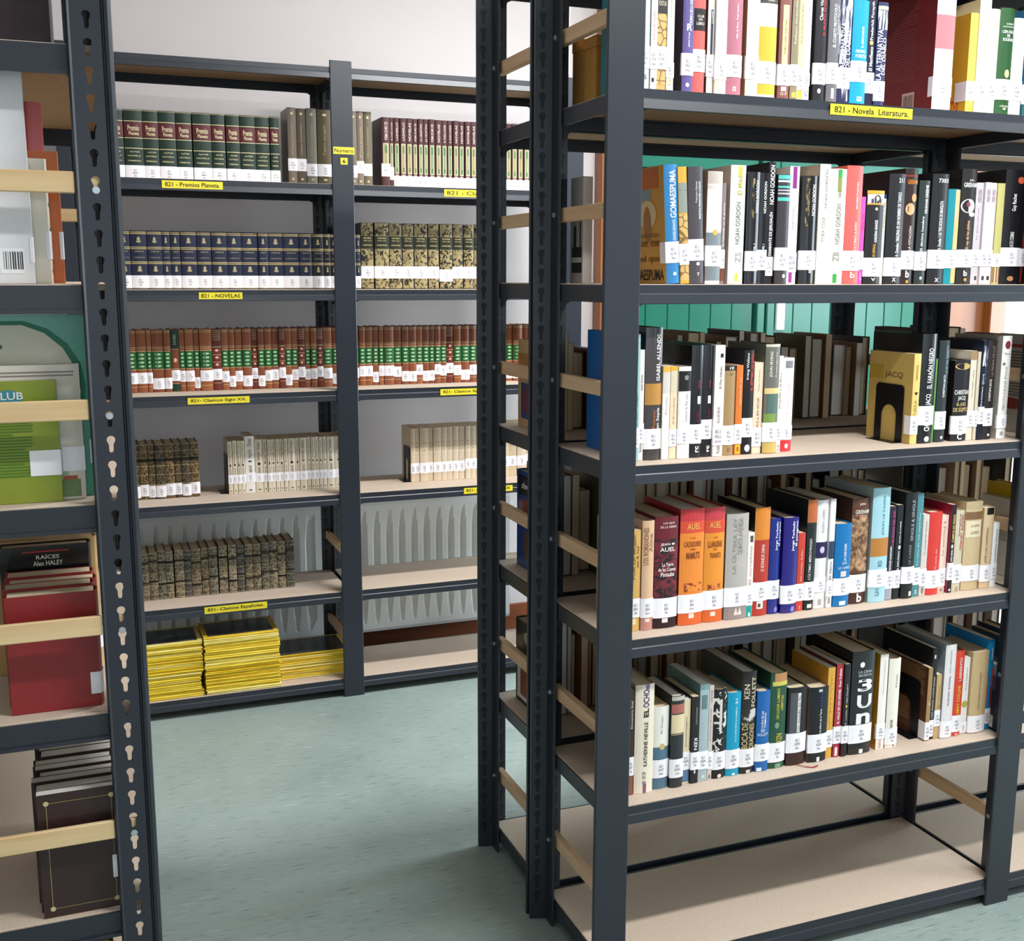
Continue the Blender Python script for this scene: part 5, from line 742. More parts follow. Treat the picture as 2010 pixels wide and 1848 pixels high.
# ------------------------------------------------------------------ matching volumes against the wall
BT = {'green': [(0.0746, 0.0423), (0.118, 0.0449), (0.1657, 0.0523), (0.2189, 0.0448), (0.2651, 0.0485), (0.3158, 0.0446), (0.3644, 0.0545), (0.4194, 0.0396), (0.4632, 0.0402), (0.5055, 0.0452), (0.5512, 0.0439), (0.5974, 0.0274)], 'grey': [(0.6521, 0.0265), (0.6801, 0.0295), (0.7111, 0.0321), (0.7455, 0.0446), (0.7905, 0.02), (0.8115, 0.0198), (0.8323, 0.0192), (0.8524, 0.0189), (0.8727, 0.0215), (0.8962, 0.0251)], 'brown': [(0.9539, 0.0268), (0.9814, 0.013), (0.9957, 0.0184), (1.0155, 0.0203), (1.0371, 0.0204), (1.0588, 0.0168), (1.077, 0.0169), (1.0953, 0.0169), (1.1136, 0.0207), (1.1357, 0.0208), (1.1579, 0.019), (1.1783, 0.0172), (1.1969, 0.0191), (1.2174, 0.0192), (1.2381, 0.0193), (1.2588, 0.0194), (1.2796, 0.0194), (1.3005, 0.0195), (1.3214, 0.0196), (1.3425, 0.0197), (1.3636, 0.0198), (1.3848, 0.0198), (1.4061, 0.0199), (1.4275, 0.02), (1.449, 0.0201), (1.4706, 0.0202), (1.4922, 0.0203), (1.514, 0.0203), (1.5358, 0.0204)], 'navy': [(0.0849, 0.045), (0.132, 0.0326), (0.1668, 0.0458), (0.2147, 0.0425), (0.2577, 0.0239), (0.2831, 0.0287), (0.3133, 0.0461), (0.3616, 0.0419), (0.4057, 0.0454), (0.4522, 0.0427), (0.4954, 0.0509), (0.5486, 0.0296), (0.5793, 0.0463), (0.6266, 0.0492), (0.6773, 0.0394), (0.7182, 0.0368), (0.7562, 0.0209), (0.7776, 0.0211), (0.7995, 0.019), (0.8199, 0.0198), (0.841, 0.0206), (0.863, 0.0132)], 'gold': [(0.8797, 0.0426), (0.9244, 0.0484), (0.9742, 0.0434), (1.0187, 0.0386), (1.0584, 0.046), (1.1073, 0.0374), (1.1469, 0.0445), (1.1928, 0.0365), (1.2308, 0.0368), (1.269, 0.0344)], 'tan': [(0.0966, 0.0189), (0.1169, 0.0216), (0.1399, 0.0247), (0.1659, 0.0297), (0.1971, 0.0136), (0.2121, 0.0349), (0.2484, 0.0195), (0.2694, 0.0234), (0.2942, 0.0162), (0.3119, 0.0248), (0.3382, 0.0164), (0.356, 0.0363), (0.3938, 0.0272), (0.4225, 0.021), (0.4449, 0.0179), (0.4643, 0.022), (0.4878, 0.0273), (0.5166, 0.0178), (0.5359, 0.0199), (0.5573, 0.0208), (0.5796, 0.0217), (0.6028, 0.0189), (0.6232, 0.019), (0.6437, 0.0203), (0.6656, 0.02), (0.6871, 0.0172), (0.7058, 0.0193), (0.7267, 0.0181), (0.7464, 0.0279), (0.7758, 0.0234), (0.8007, 0.0183), (0.8203, 0.0183), (0.84, 0.0256), (0.867, 0.0189), (0.8873, 0.024), (0.9127, 0.019), (0.9331, 0.0158), (0.9503, 0.0328), (0.9845, 0.026), (1.0119, 0.0235), (1.0368, 0.0247), (1.0629, 0.0211), (1.0855, 0.0212), (1.1081, 0.0175), (1.127, 0.0198), (1.1483, 0.0203), (1.17, 0.0238), (1.1953, 0.0255), (1.2223, 0.0291), (1.2528, 0.0219), (1.2762, 0.0216), (1.2992, 0.0221), (1.3228, 0.0241), (1.3484, 0.0223), (1.3721, 0.0144), (1.388, 0.0224), (1.4119, 0.0326), (1.446, 0.0247), (1.4722, 0.0208), (1.4945, 0.0229)], 'vine4': [(0.0743, 0.0278), (0.1035, 0.0249), (0.1299, 0.0262), (0.1572, 0.0252), (0.1831, 0.0211), (0.2056, 0.0278), (0.2345, 0.0268), (0.262, 0.0219), (0.2849, 0.0247), (0.3107, 0.0268)], 'cream4': [(0.4284, 0.0129), (0.4428, 0.0134), (0.4577, 0.0098), (0.469, 0.0122), (0.4828, 0.0302), (0.5145, 0.0246), (0.5407, 0.0124), (0.5546, 0.0108), (0.567, 0.0121), (0.5806, 0.0117), (0.5938, 0.0126), (0.6079, 0.0113), (0.6208, 0.0235), (0.6459, 0.0114), (0.6589, 0.0232), (0.6837, 0.0111), (0.6963, 0.0124), (0.7103, 0.0116), (0.7234, 0.0108), (0.7358, 0.0121), (0.7494, 0.0249), (0.7759, 0.0272), (0.8053, 0.0215), (0.8278, 0.0209)], 'plain4': [(1.0387, 0.0145), (1.0546, 0.0149), (1.071, 0.0291), (1.1015, 0.0166), (1.1196, 0.0282), (1.1492, 0.0179), (1.1686, 0.0207), (1.1908, 0.02), (1.2122, 0.0213), (1.235, 0.0186), (1.255, 0.019), (1.2756, 0.0215), (1.2985, 0.0224), (1.3224, 0.0225), (1.3464, 0.0266), (1.3746, 0.0207), (1.3968, 0.0309), (1.4292, 0.0332), (1.4639, 0.0231)], 'vine5': [(0.0831, 0.0264), (0.1106, 0.0289), (0.1405, 0.0275), (0.1695, 0.0249), (0.1955, 0.0243), (0.2209, 0.0225), (0.2476, 0.0285), (0.2772, 0.0207), (0.299, 0.0296), (0.3301, 0.0225), (0.3537, 0.0271), (0.3852, 0.0273), (0.4156, 0.0254), (0.4429, 0.0235), (0.4687, 0.0252), (0.4955, 0.0245), (0.5224, 0.0247), (0.5486, 0.0256), (0.5758, 0.0258), (0.6032, 0.0259)]}
YB = 3.63
def gset(h, zlist, hh=.0020): return [('b', '#dfcf9c', h*z-hh/2, h*z+hh/2) for z in zlist]
def vol_green(x, w):
    h = .2065; dec = gset(h, (.985, .835, .60, .455, .985)) + [('b', '#5a1f22', h*.615, h*.82)]
    dec += [('t', '#e6d9ae', h*.70, h*.78, .2, .82, 'Premio', 'h'), ('t', '#e6d9ae', h*.64, h*.69, .25, .8, 'Planeta', 'h'), ('t', '#d9cf9a', h*.395, h*.415, .25, .8, 'AUTOR', 'h'), ('t', '#d9cf9a', h*.34, h*.36, .15, .85, 'NOVELA', 'h'), ('t', '#d9cf9a', h*.27, h*.29, .15, .85, 'PREMIADA', 'h')]
    return h, '#1b3024', dec, (.004, h*.215)
def vol_grey(x, w, c):
    h = .238; dec = [('t', '#a99c7a', h*.40, h*.80, .36, .62, random.choice(('Obras Completas', 'Poesía', 'Teatro escogido')), 'u'), ('e', '#d6c69a', h*.905, h*.94, .35, .65), ('e', '#c9b88c', h*.07, h*.10, .35, .65)]
    z = random.choice((.13, .16, .19)); return h, c, dec, (h*z, h*z+.038)
def vol_brown(x, w, i):
    h = .2252; g2 = random.choice(('#86946a', '#948c58', '#6f8c66', '#9a9468'))
    dec = [('t', '#e6cfc4', h*.68, h*.93, .35, .72, random.choice(('EL CONDE LUCANOR', 'LA CELESTINA', 'POEMA DE MIO CID', 'NOVELAS', 'DON JUAN TENORIO', 'LAZARILLO')), 'u'),
           ('r', '#c9c6a2', h*.215, h*.635, .16, .84), ('r', g2, h*.225, h*.625, .26, .74), ('r', '#3f7040', h*.50, h*.60, .36, .66), ('r', '#3f7040', h*.24, h*.30, .36, .66), ('t', '#e6cfc4', h*.185, h*.205, .2, .8, 'RBA', 'h')]
    return h, '#4a2526', dec, ((.006, h*.185) if i > 1 else (h*.17-.01*i, h*.35-.01*i))
def vol_navy(x, w, black):
    h = .1766; dec = []
    for z in (.955, .70, .45): dec += [('b', '#bda878', h*(z-.02), h*(z+.022)), ('b', '#2a2a34', h*(z-.006), h*(z+.008))]
    dec += [('e', '#b5a67e', h*.80, h*.89, .40, .60), ('e', '#b5a67e', h*.79, h*.825, .34, .66), ('e', '#b5a67e', h*.31, h*.40, .40, .60), ('e', '#b5a67e', h*.30, h*.335, .34, .66), ('t', '#a9987c', h*.63, h*.655, .2, .8, 'OBRAS', 'h'), ('t', '#a9987c', h*.53, h*.55, .15, .85, 'COMPLETAS', 'h'), ('b', '#bda878', .002, .006)]
    return h, ('#17171c' if black else '#20263d'), dec, (.004, h*.235)
def vol_tan(x, w, kind, i):
    h = .194; gl = random.choice(('#4b9a4c', '#2f7a3c', '#3f8a42'))
    if kind == 0:
        dec = gset(h, (.975, .95, .72, .695, .655, .365, .09), .0011) + [('b', '#1f5a2c', h*.375, h*.645)]
        dec += [('e', '#a9cf9c', h*(.40+.062*k), h*(.435+.062*k), .22, .78) for k in range(4)]
        base = random.choice(('#94532f', '#9c5c38', '#874a2e', '#8f5033'))
    elif kind == 1:
        dec = gset(h, (.97, .94, .91, .88, .85, .82, .71, .70, .58, .46, .12), .001) + [('e', '#e0b89a', h*(.40+.115*k), h*(.44+.115*k), .3, .7) for k in range(3)]
        base = '#6f2c22'
    else:
        dec = [('b', '#163d2e', h*.69, h*.99), ('b', '#163d2e', .002, h*.12)] + gset(h, (.68, .37, .13), .0011) + [('t', '#a8b894', h*.75, h*.93, .3, .65, 'NOBEL', 'u'), ('e', '#e0b89a', h*.47, h*.54, .28, .72)]
        base = '#7a3f28'
    z = random.choice((.045, .05, .13, .14, .155)) if kind == 0 else .17
    return h, base, dec, (h*z, h*z+.0345)
def place(tab, z, fn, label, group, depth=.120, rev=False, seed=1, name='bound_volume', **kw):
    random.seed(seed)
    for i, (x, w) in enumerate(tab):
        h, base, dec, lab = fn(x, w, i); h2 = h*random.uniform(.992, 1.0)
        dec = [(a[0], a[1], a[2], min(a[3], h2), *a[4:]) for a in dec]
        lb = label.replace('{n}', ordn(len(tab)-i if rev else i+1))
        k2 = dict(kw)
        if 'var' in k2: k2.update(k2.pop('var')(i))
        book((x, YB+random.uniform(-.003, .003), z+.0006), w, h2, depth, base, lb, decor=dec, lab=lab, call=random.choice(('ALB', 'CEL', 'MAR', 'SEN', 'TOR', 'VAZ', 'DEL', 'POM')), group=group, hard=True, name=name, **k2)
place(BT['green'], ZB[5], lambda x, w, i: vol_green(x, w), 'dark green gilt volume with maroon patch, {n} from the grey cloth volumes', 'green prize volumes', seed=2, rev=True)
place(BT['grey'], ZB[5], lambda x, w, i: vol_grey(x, w, ('#75695a', '#5e4f42', '#7d7a6c', '#5c5138', '#6c6252', '#7a6e5c', '#6a5c4c', '#75695a', '#7c6c5e', '#6a6049')[i]), 'grey-brown cloth volume with faded title, {n} from the green prize volumes', 'grey cloth volumes', seed=3)
place(BT['brown'][:2], ZB[5], lambda x, w, i: vol_brown(x, w, i), 'maroon volume with olive panel and raised label, {n} from the grey cloth volumes', 'raised-label maroon volumes', seed=4)
place(BT['brown'][2:], ZB[5], lambda x, w, i: vol_brown(x, w, i+2), 'maroon volume with framed green panel and foot label, {n} of its set', 'maroon volumes with green panels', seed=5)
place(BT['navy'][:15], ZB[4], lambda x, w, i: vol_navy(x, w, 0), 'navy blue gilt-banded volume, {n} from the blackish volumes ending its row', 'navy volumes', seed=6, rev=True)
place(BT['navy'][15:], ZB[4], lambda x, w, i: vol_navy(x, w, i < 2 or i < 6), 'blackish gilt-banded volume, {n} after the navy volumes', 'blackish banded volumes', seed=7)
FOL = pattern('gilt_foliage', '#2a2316', '#a8976a', 70, .42, .52, 'NOISE', (1, 1, .8), .35, .2, 2, 1.6)
PAT['foliage'] = lambda: FOL
def vol_gold(x, w, i):
    h = .2143
    dec = [('p', 'foliage', h*.80, h*.99, .03, .97), ('b', '#2b2e1e', h*.60, h*.80), ('p', 'foliage', .002, h*.60, .03, .97), ('t', '#d9c68c', h*.755, h*.775, .2, .8, 'HISTORIA', 'h'), ('t', '#d9c68c', h*.72, h*.735, .2, .8, 'DE LA', 'h'), ('t', '#d9c68c', h*.65, h*.67, .15, .85, 'LITERATURA', 'h'), ('b', '#e2d6aa', h*.795, h*.803), ('b', '#e2d6aa', h*.597, h*.605)]
    z = .16 if i != 6 else .115
    return h, '#2c2818', dec, (h*z, h*(z+.185))
place(BT['gold'], ZB[4], vol_gold, 'gilt foliage volume with green title band, {n} from the Número upright', 'gilt foliage volumes', seed=8, depth=.15)
dark_idx = [12, 17, 21, 24, 27] ; kinds = {i: 1 for i in dark_idx}; kinds[7] = 2; kinds[46] = 1
nl = sum(1 for x, w in BT['tan'] if x+w/2 < .795)
for kk, bay, lb, gr in ((0, 0, 'russet leather volume with green band, magazine bay, {n} from the Número upright', 'russet volumes with green bands'), (0, 1, 'russet leather volume with green band, bay without magazines, {n} from the Número upright', 'russet volumes with green bands'),
                        (1, 0, 'dark oxblood volume among russet ones, magazine bay, {n} from the Número upright', 'oxblood volumes'), (1, 1, 'dark oxblood volume among russet ones in the bay without magazines', 'oxblood volumes'), (2, 0, 'russet volume with dark green head and foot', None)):
    idx = [i for i in range(len(BT['tan'])) if kinds.get(i, 0) == kk and (i >= nl) == bool(bay)]
    place([BT['tan'][i] for i in idx], ZB[3], lambda x, w, i: vol_tan(x, w, kk, i), lb, gr, seed=9+kk+3*bay, rev=not bay)
VINE = [pattern('vine_%d' % i, a, b, 120, .42, .58, 'NOISE', (1, 1, .7), .45, .15, 2, 2.2) for i, (a, b) in enumerate((('#2c1c10', '#8f7448'), ('#241a12', '#77633f'), ('#1c1a16', '#6c5c40')))]
VINEG = [pattern('pale_vine_%d' % i, a, b, 130, .40, .60, 'NOISE', (1, 1, .7), .45, .15, 2, 2.2) for i, (a, b) in enumerate((('#42362a', '#ab9b7c'), ('#342f26', '#8c8470'), ('#3a2f24', '#98876a'), ('#2a2824', '#6a665c')))]
def vol_vine(h, c, bands):
    def fn(x, w, i):
        return h, c, [('b', '#221a12', h*a, h*b) for a, b in bands] + gset(h, (.985, .02), .001), None
    return fn
def fn4(x, w, i):
    h = .1759; z = random.choice((.03, .055)); return h, '#3a2a18', gset(h, (.985, .86, .74, .60, .44, .26), .0009)+[('b', '#241a10', h*.68, h*.74)], (h*z, h*z+.0375)
place(BT['vine4'], ZB[2], fn4, 'brown gilt-vine volume with foot label, {n} from the gap beside the cream paperbacks', 'labelled gilt-vine volumes', seed=12, rev=True, var=lambda i: dict(basemat=VINE[i % 3], cover='#3a2818'))
def fn5(x, w, i):
    h = .1596*random.uniform(.97, 1.01); j = random.uniform(-.05, .05); return h, '#5c4a30', [('b', '#1c1812', h*(.735+j), h*(.785+j)), ('b', '#1c1812', h*(.29+j*1.5), h*(.335+j*1.5))]+gset(h, (.985, .90, .80, .725, .55, .36, .29, .12, .02), .0008), None
random.seed(3)
for i, (x, w) in enumerate(BT['vine5']):
    h, base, dec, lab = fn5(x, w, i)
    book((x, YB-.008+random.uniform(-.002, .002), ZB[1]+.0006), w, h, .115, base, 'worn patterned brown volume without label, %s from the open end of its row' % ordn(len(BT['vine5'])-i), '#4a3826', dec, None, None, group='worn patterned volumes', hard=True, basemat=VINEG[(i*7+i//3) % 4], name='bound_volume')
def fnc(x, w, i):
    wide = i == 4; h = .1858 if wide else .174*random.uniform(.985, 1.005)
    dec = [('t', '#8c8072', h*random.uniform(.55, .62), h*.95, .25, .7, random.choice(('Azorín · Obras', 'Baroja · Novelas', 'Unamuno · Ensayos', 'Galdós · Episodios')), 'u'), ('e', '#3c342c', h*random.uniform(.5, .55), h*.57, .3, .7), ('t', '#8c8072', h*.30, h*.48, .3, .7, 'Austral', 'u'), ('e', '#8c8072', .006, .012, .3, .7)]
    return h, ('#f2ece2' if wide else random.choice(('#e2d6be', '#e8dcc6', '#dccfb4', '#e4d8c0'))), dec, (h*.19, h*.36)
random.seed(14)
for i, (x, w) in enumerate(BT['cream4']):
    h, base, dec, lab = fnc(x, w, i)
    if i == 4: lb, gr = 'taller white book standing out among the cream paperbacks', None
    else: lb, gr = 'aged cream paperback, %s from its bookend' % ordn(i+1), 'aged cream paperbacks'
    o = book((x, YB+random.uniform(-.003, .003), ZB[2]+.0006), w, h, .115, base, lb, None, dec, lab, 'POL', group=gr, hard=False, name='bound_volume')
def fnp(x, w, i):
    h = .1853; dec = [('b', '#b8a488', h*z, h*z+.0006) for z in (.94, .90, .50, .12)] + [('t', '#8c7c66', h*.72, h*.735, .25, .75, 'OBRA', 'h'), ('t', '#8c7c66', h*.64, h*.655, .2, .8, 'POÉTICA', 'h'), ('t', '#8c7c66', h*.58, h*.595, .3, .7, 'III', 'h')]
    z = .16+.03*(i//9) ; return h, random.choice(('#dcc8ac', '#e0cfb4', '#d8c3a4')), dec, (h*z, h*z+.036)
random.seed(15)
for i, (x, w) in enumerate(BT['plain4']):
    h, base, dec, lab = fnp(x, w, i)
    book((x, YB+random.uniform(-.002, .002), ZB[2]+.0006), w, h, .115, base, 'plain beige volume with ruled spine, %s from its bookend' % ordn(i+1), None, dec, lab, 'JIM', group='plain beige volumes', hard=False, name='bound_volume')

# ------------------------------------------------------------------ magazines lying in stacks
MAGY = pattern('yellow_spines', '#e0bb20', '#fbe04a', 30, .3, .7, 'NOISE', (.5, 1, 3), .4, 0, 4)
MAGY2 = pattern('pale_yellow_spines', '#efd45a', '#fbec9a', 30, .3, .7, 'NOISE', (.5, 1, 3), .4, 0, 4)
MAGY3 = pattern('deep_yellow_spines', '#d8ae18', '#f4cf2c', 30, .3, .7, 'NOISE', (.5, 1, 3), .4, 0, 4)
PHOTO = pattern('cover_photo', '#14161c', '#4c4a4c', 12, .35, .7, 'NOISE', (1, 1, 1), .25, 0, 6, 1)
MW, MD = .236, .168
def mag_mesh(t):
    g = G(); x0, x1 = -MW/2, MW/2
    # folded cover: top sheet, bottom sheet and slightly rounded spine at -Y
    prof = [(MD, 0), (.002, 0), (0, t*.3), (0, t*.7), (.002, t), (MD, t), (MD, t-.0004), (.0024, t-.0004), (.0010, t*.65), (.0010, t*.35), (.0024, .0004), (MD, .0004)]
    g.prism(prof[::-1], 'x', x0, x1)
    o = g.build('cover', MAGY); me = o.data; bpy.data.objects.remove(o)
    g = G().box(x0+.0006, x1-.0006, .0026, MD-.0006, .0005, t-.0005); o = g.build('pages', PAGEW); mp = o.data; bpy.data.objects.remove(o)
    return me, mp
random.seed(21)
MM = {}
STACKS = [(.193, 3.516, .182, 'left'), (.436, 3.511, .186, 'tall'), (.6755, 3.560, .084, 'low')]
SNAME = {'left': 'yellow-spined magazine, %s from the bottom of the stack beside the pierced upright', 'tall': 'yellow-spined magazine, %s from the bottom of the tallest stack', 'low': 'yellow-spined magazine, %s from the bottom of the low stack'}
TOPN = {'left': 'magazine with blue-grey cover photo topping the stack beside the pierced upright', 'tall': 'magazine with dark cover photo topping the tallest stack', 'low': 'magazine with glossy black cover topping the low stack'}
for (sx, sy, sh, nm) in STACKS:
    z = ZB[0]+.0006; i = 0
    while z < ZB[0]+sh:
        t = random.choice((.0042, .0048, .0054, .006)); top = z+t >= ZB[0]+sh
        if t not in MM: MM[t] = mag_mesh(t)
        jx = random.uniform(-.003, .003); jy = random.uniform(-.002, .003)
        if nm == 'left': jx += -.010*max(0, 1-abs(i-9)/7)
        if nm == 'low' and i < 5: jx += .006
        o = empty('magazine', (sx+jx, sy+jy, z), (0, 0, R(random.uniform(-.6, .6))))
        tag(o, TOPN[nm] if top else SNAME[nm] % ordn(i+1), 'magazine', None if top else nm+' stack of magazines')
        c = inst('cover', MM[t][0], o); inst('pages', MM[t][1], o)
        mm = random.choice((MAGY, MAGY, MAGY2, MAGY3))
        c.material_slots[0].link = 'OBJECT'; c.material_slots[0].material = mm
        if top:
            bw = .014 if nm != 'low' else .006
            G().box(-MW/2+bw, MW/2-bw, bw, MD-bw, t, t+.0003).build('cover_photo', PHOTO if nm != 'left' else pattern('cover_photo_blue', '#23242a', '#5c6474', 14, .35, .7, 'NOISE', (1, 1, 1), .25, 0, 6, 1), o)
        z += t+.0002; i += 1

# ------------------------------------------------------------------ bookends
def bookend(loc, label, w=.085, h=.118, iw=.046, ih=.075, foot=.05):
    root = empty('bookend', loc); tag(root, label, 'bookend', 'black metal bookends')
    def arch(a, hh, rr, n=8):
        return [(a/2-rr+rr*math.cos(t*math.pi/2/n), hh-rr+rr*math.sin(t*math.pi/2/n)) for t in range(n+1)] + [(-a/2+rr-rr*math.sin(t*math.pi/2/n), hh-rr+rr*math.cos(t*math.pi/2/n)) for t in range(n+1)]
    out = arch(w, h, .010); inn = arch(iw, ih, iw/2*.98)
    pts = [(w/2, 0)] + out + [(-w/2, 0), (-iw/2, 0)] + inn[::-1] + [(iw/2, 0)]
    # built as quads between the two arches
    o2 = [(w/2, 0)] + out + [(-w/2, 0)]; i2 = [(iw/2, 0)] + inn + [(-iw/2, 0)]; n = len(o2)
    v = []
    for x in (0, .0012): v += [(x, p[0], p[1]) for p in o2] + [(x, p[0], p[1]) for p in i2]
    fs = []
    for i in range(n-1):
        fs += [(i, n+i, n+i+1, i+1), (2*n+i, 2*n+i+1, 3*n+i+1, 3*n+i), (i, i+1, 2*n+i+1, 2*n+i), (n+i+1, n+i, 3*n+i, 3*n+i+1)]
    BKM = mat('#100f12', .35, .05, 30)
    mesh_obj('plate', v, fs, BKM, root)
    G().bbox(.0012, foot, -iw/2+.001, iw/2-.001, 0, .0005, .0001).build('foot', BKM, root)
    G().bbox(-.022, 0, -w/2, w/2, 0, .0009, .0002).build('lip', BKM, root)
    return root
R3 = {e_[4][:12]: e_ for e_ in ROWS['A3']+ROWS['A5']}
xg = [e_ for e_ in ROWS['A3'] if 'papyrus' in e_[4]][0][0]; xb = [e_ for e_ in ROWS['A5'] if 'second bookend' in e_[4]][0][0]
bookend((xg-.0026, SP+.062, ZA[3]+.0002), 'black arched metal bookend holding the golden papyrus book', foot=.0025)
bookend((xb-.0026, SP+.068, ZA[1]+.0002), 'black arched metal bookend against the brown paperback', w=.10, h=.13, iw=.05, ih=.085, foot=.0025)
bookend((BT['plain4'][0][0]-.0030, YB+.045, ZB[2]+.0002), 'black arched metal bookend at the plain beige volumes', w=.075, h=.12, iw=.036, ih=.078, foot=.0028)
bookend((BT['cream4'][0][0]-.0030, YB+.05, ZB[2]+.0002), 'black arched metal bookend at the aged cream paperbacks', w=.08, h=.125, iw=.04, ih=.08, foot=.0028)

# ------------------------------------------------------------------ books of the back-to-back case, seen from their fore-edges
random.seed(31)
BC = [('brown', '#4e3526'), ('dark grey', '#2b2a2c'), ('grey', '#6f6a66'), ('black', '#18171a'), ('tan', '#8d6f4a'), ('maroon', '#4a1f20'), ('slate', '#39454c'), ('rust', '#8a4a24'), ('olive', '#55502f'), ('beige', '#a89a84')]
BWHERE = WHERE
def back_row(rk, spans, hmin, hmax, first=None):
    z = ZR[rk]+.0006; cnt = 0
    for (xa, xb) in spans:
        x = xa
        while x < xb:
            w = random.choice((.014, .018, .022, .026, .032, .038)); h = random.uniform(hmin, hmax); nm, c = random.choice(BC)
            kw = {}
            if first and x == .925: w, h, nm, c, kw = first
            dep = min(.155, h*.66); cnt += 1
            book((x+w, 2.352+random.uniform(-.01, .01), z), w, h, dep, c, '%s book, pages outward, %s from the slatted end, behind novels %s' % (nm, ordn(cnt), BWHERE[rk].replace('on the', 'at')), None, group='back-to-back case books', rz=math.pi, page=random.choice((PAGE, PAGE, PAGEW)), **kw)
            x += w+.0012
PICB = pattern('picture_blue', '#203a78', '#7c3038', 40, .42, .55, 'NOISE', (1, 1, 1), .4, 0, 3, 1); PAT['picb'] = lambda: PICB
back_row('A3', [(.925, 1.785), (1.905, 2.24)], .165, .215, (.026, .196, 'pine-edged picture', '#c9a678', dict(covr=[('cr', '#3a4878', .02, .10, .02, .10), ('ce', '#7c3038', .03, .09, .03, .095), ('cr', '#b07a3c', .0, .14, .13, .165)])))
back_row('A4', [(.925, 1.785), (1.905, 2.24)], .17, .245, (.024, .225, 'blue picture-covered', '#23407c', dict(covr=[('cr', '#1c1a1e', .01, .13, .17, .215), ('ct', 'Novela', '#f0ece4', .03, .11, .185, .2), ('cr', '#8c2430', .03, .11, .11, .16), ('ce', '#5c3424', .04, .10, .02, .09)])))
back_row('A5', [(.925, 1.785), (1.905, 2.24)], .17, .235, (.030, .200, 'olive-brown picture-covered', '#3c3426', dict(covr=[('ce', '#a8a48c', .05, .09, .15, .18), ('cr', '#d8d4cc', .01, .12, .01, .10), ('cr', '#8c4420', .03, .11, .02, .09)])))
# items at the left end of the two upper novel boards
def boxfile(loc, w, d_, h, c, label):
    root = empty('box_file', loc); tag(root, label, 'box', 'cardboard box files')
    m = mat(c, .8, .10, 25, 0, .2)
    G().bbox(0, w, 0, d_, 0, h-.02, .0012).build('body', m, root)
    G().bbox(-.001, w+.001, -.001, d_+.001, h-.020, h, .0012).build('lid', mat(c, .8, .08, 30, 0, .2), root)
boxfile((.925, 1.960, ZA[5]+.0006), .07, .052, .125, '#b0803c', 'narrow tan cardboard box file behind the end of the Novela board')
boxfile((.925, 2.016, ZA[5]+.0006), .07, .048, .128, '#a87a38', 'tan cardboard box file deepest in the end of the Novela board')
book((.925, 2.006, ZA[4]+.0006), .02, .203, .058, '#bdb4ac', 'grey book with dark tower photograph behind the illustrated tan book', cov=[('cr', '#3a3432', .004, .05, .02, .07), ('cr', '#2e2a2a', .030, .042, .07, .11), ('cr', '#4a4440', .008, .014, .07, .13), ('cr', '#d8d0c8', .004, .052, .04, .05)])
# first books of the next bay
for rk, specs in {'A3': [(.022, .213, '#b9b2a6', 'grey-white book with printed back cover', [('cl', '#6a645c', .02, .12, .08, .18, 16), ('cr', '#a03028', .04, .12, .185, .192), ('ce', '#8a3a2c', .04, .11, .05, .075)]), (.03, .2, '#2b2726', 'black book', [])],
                  'A4': [(.014, .175, '#e9e6da', 'white book with feathered print on its cover', [('cl', '#a8a690', .03, .08, .08, .14, 12)]), (.03, .205, '#d9b62c', 'yellow book', []), (.03, .19, '#cfc6b8', 'beige book', [])],
                  'A5': [(.016, .19, '#4a4446', 'dark grey book', [('ce', '#8c7c84', .03, .1, .06, .14)]), (.03, .2, '#1c3c54', 'navy book', [])],
                  'A2': [(.03, .21, '#1b191b', 'black book', []), (.03, .2, '#6a3a28', 'brown book', [])],
                  'A1': [(.03, .25, '#2a5a34', 'green book', []), (.03, .24, '#d9d4c8', 'pale book', [])]}.items():
    x = 1.906
    for (w, h, c, nm, cv) in specs:
        book((x, SP+.002, ZR[rk]+.0006), w, h, .14, c, '%s beginning the next bay, %s' % (nm, WHERE[rk]), cov=cv, lab=(.03, .067), call='JUA'); x += w+.001

# ------------------------------------------------------------------ oversize books of the end-on bookcase (spines to the aisle, covers to the viewer)
def lbook(xs, y, w, h, dep, base, label, **k):
    return book((xs, y, k.pop('z')), w, h, dep, base, label, rz=R(90), **k)
LEATHER = mat('#35252b', .5, .15, 120, 0, .5)
z = ZA[5]+.0006
lbook(-.01, 1.790, .035, .255, .24, '#35252b', 'dark plum leather volume on the upper board behind the pierced upright', z=z, covmat=LEATHER, basemat=LEATHER)
z = ZA[4]+.0006; y = 1.772
lbook(-.052, y, .012, .297, .215, '#ececee', 'large white comic album with barcode and plain cover', z=z, cover='#e9e8ea', cov=[('cr', '#f6f6f6', .012, .045, .014, .05), ('bars', '#3a3a3e', .014, .040, .020, .045)], page=PAGEW, lab=(.03, .066), call='AST'); y += .0135
for i, (c, h, xs, nm) in enumerate((('#e9e0cc', .177, -.030, 'cream book with tiny hat drawings on its spine'), ('#d9702f', .190, -.012, 'orange spined book beside the cream hat book'))):
    dec = [('e', '#2f6a6c', h*.62, h*.66, .2, .8), ('e', '#3a6a4c', h*.42, h*.46, .2, .8), ('e', '#8c4a3c', .015, .022, .2, .8)] if i == 0 else []
    lbook(xs, y, .022 if i == 0 else .012, h, .16, c, nm+' in the end-on bookcase', z=z, decor=dec, lab=(.035, .075), call='GOS', cover='#ece4d4' if i == 0 else None); y += .024 if i == 0 else .013
for i in range(3):
    lbook(-.030-.003*i, y, .013, .262-.004*(i == 0), .18, ('#c93a34', '#d8423a', '#b8302c')[i], 'red glossy album, %s behind the orange spined book' % ordn(i+1), z=z, group='red glossy albums', gloss=1, lab=(.03, .066), call='TIN'); y += .014
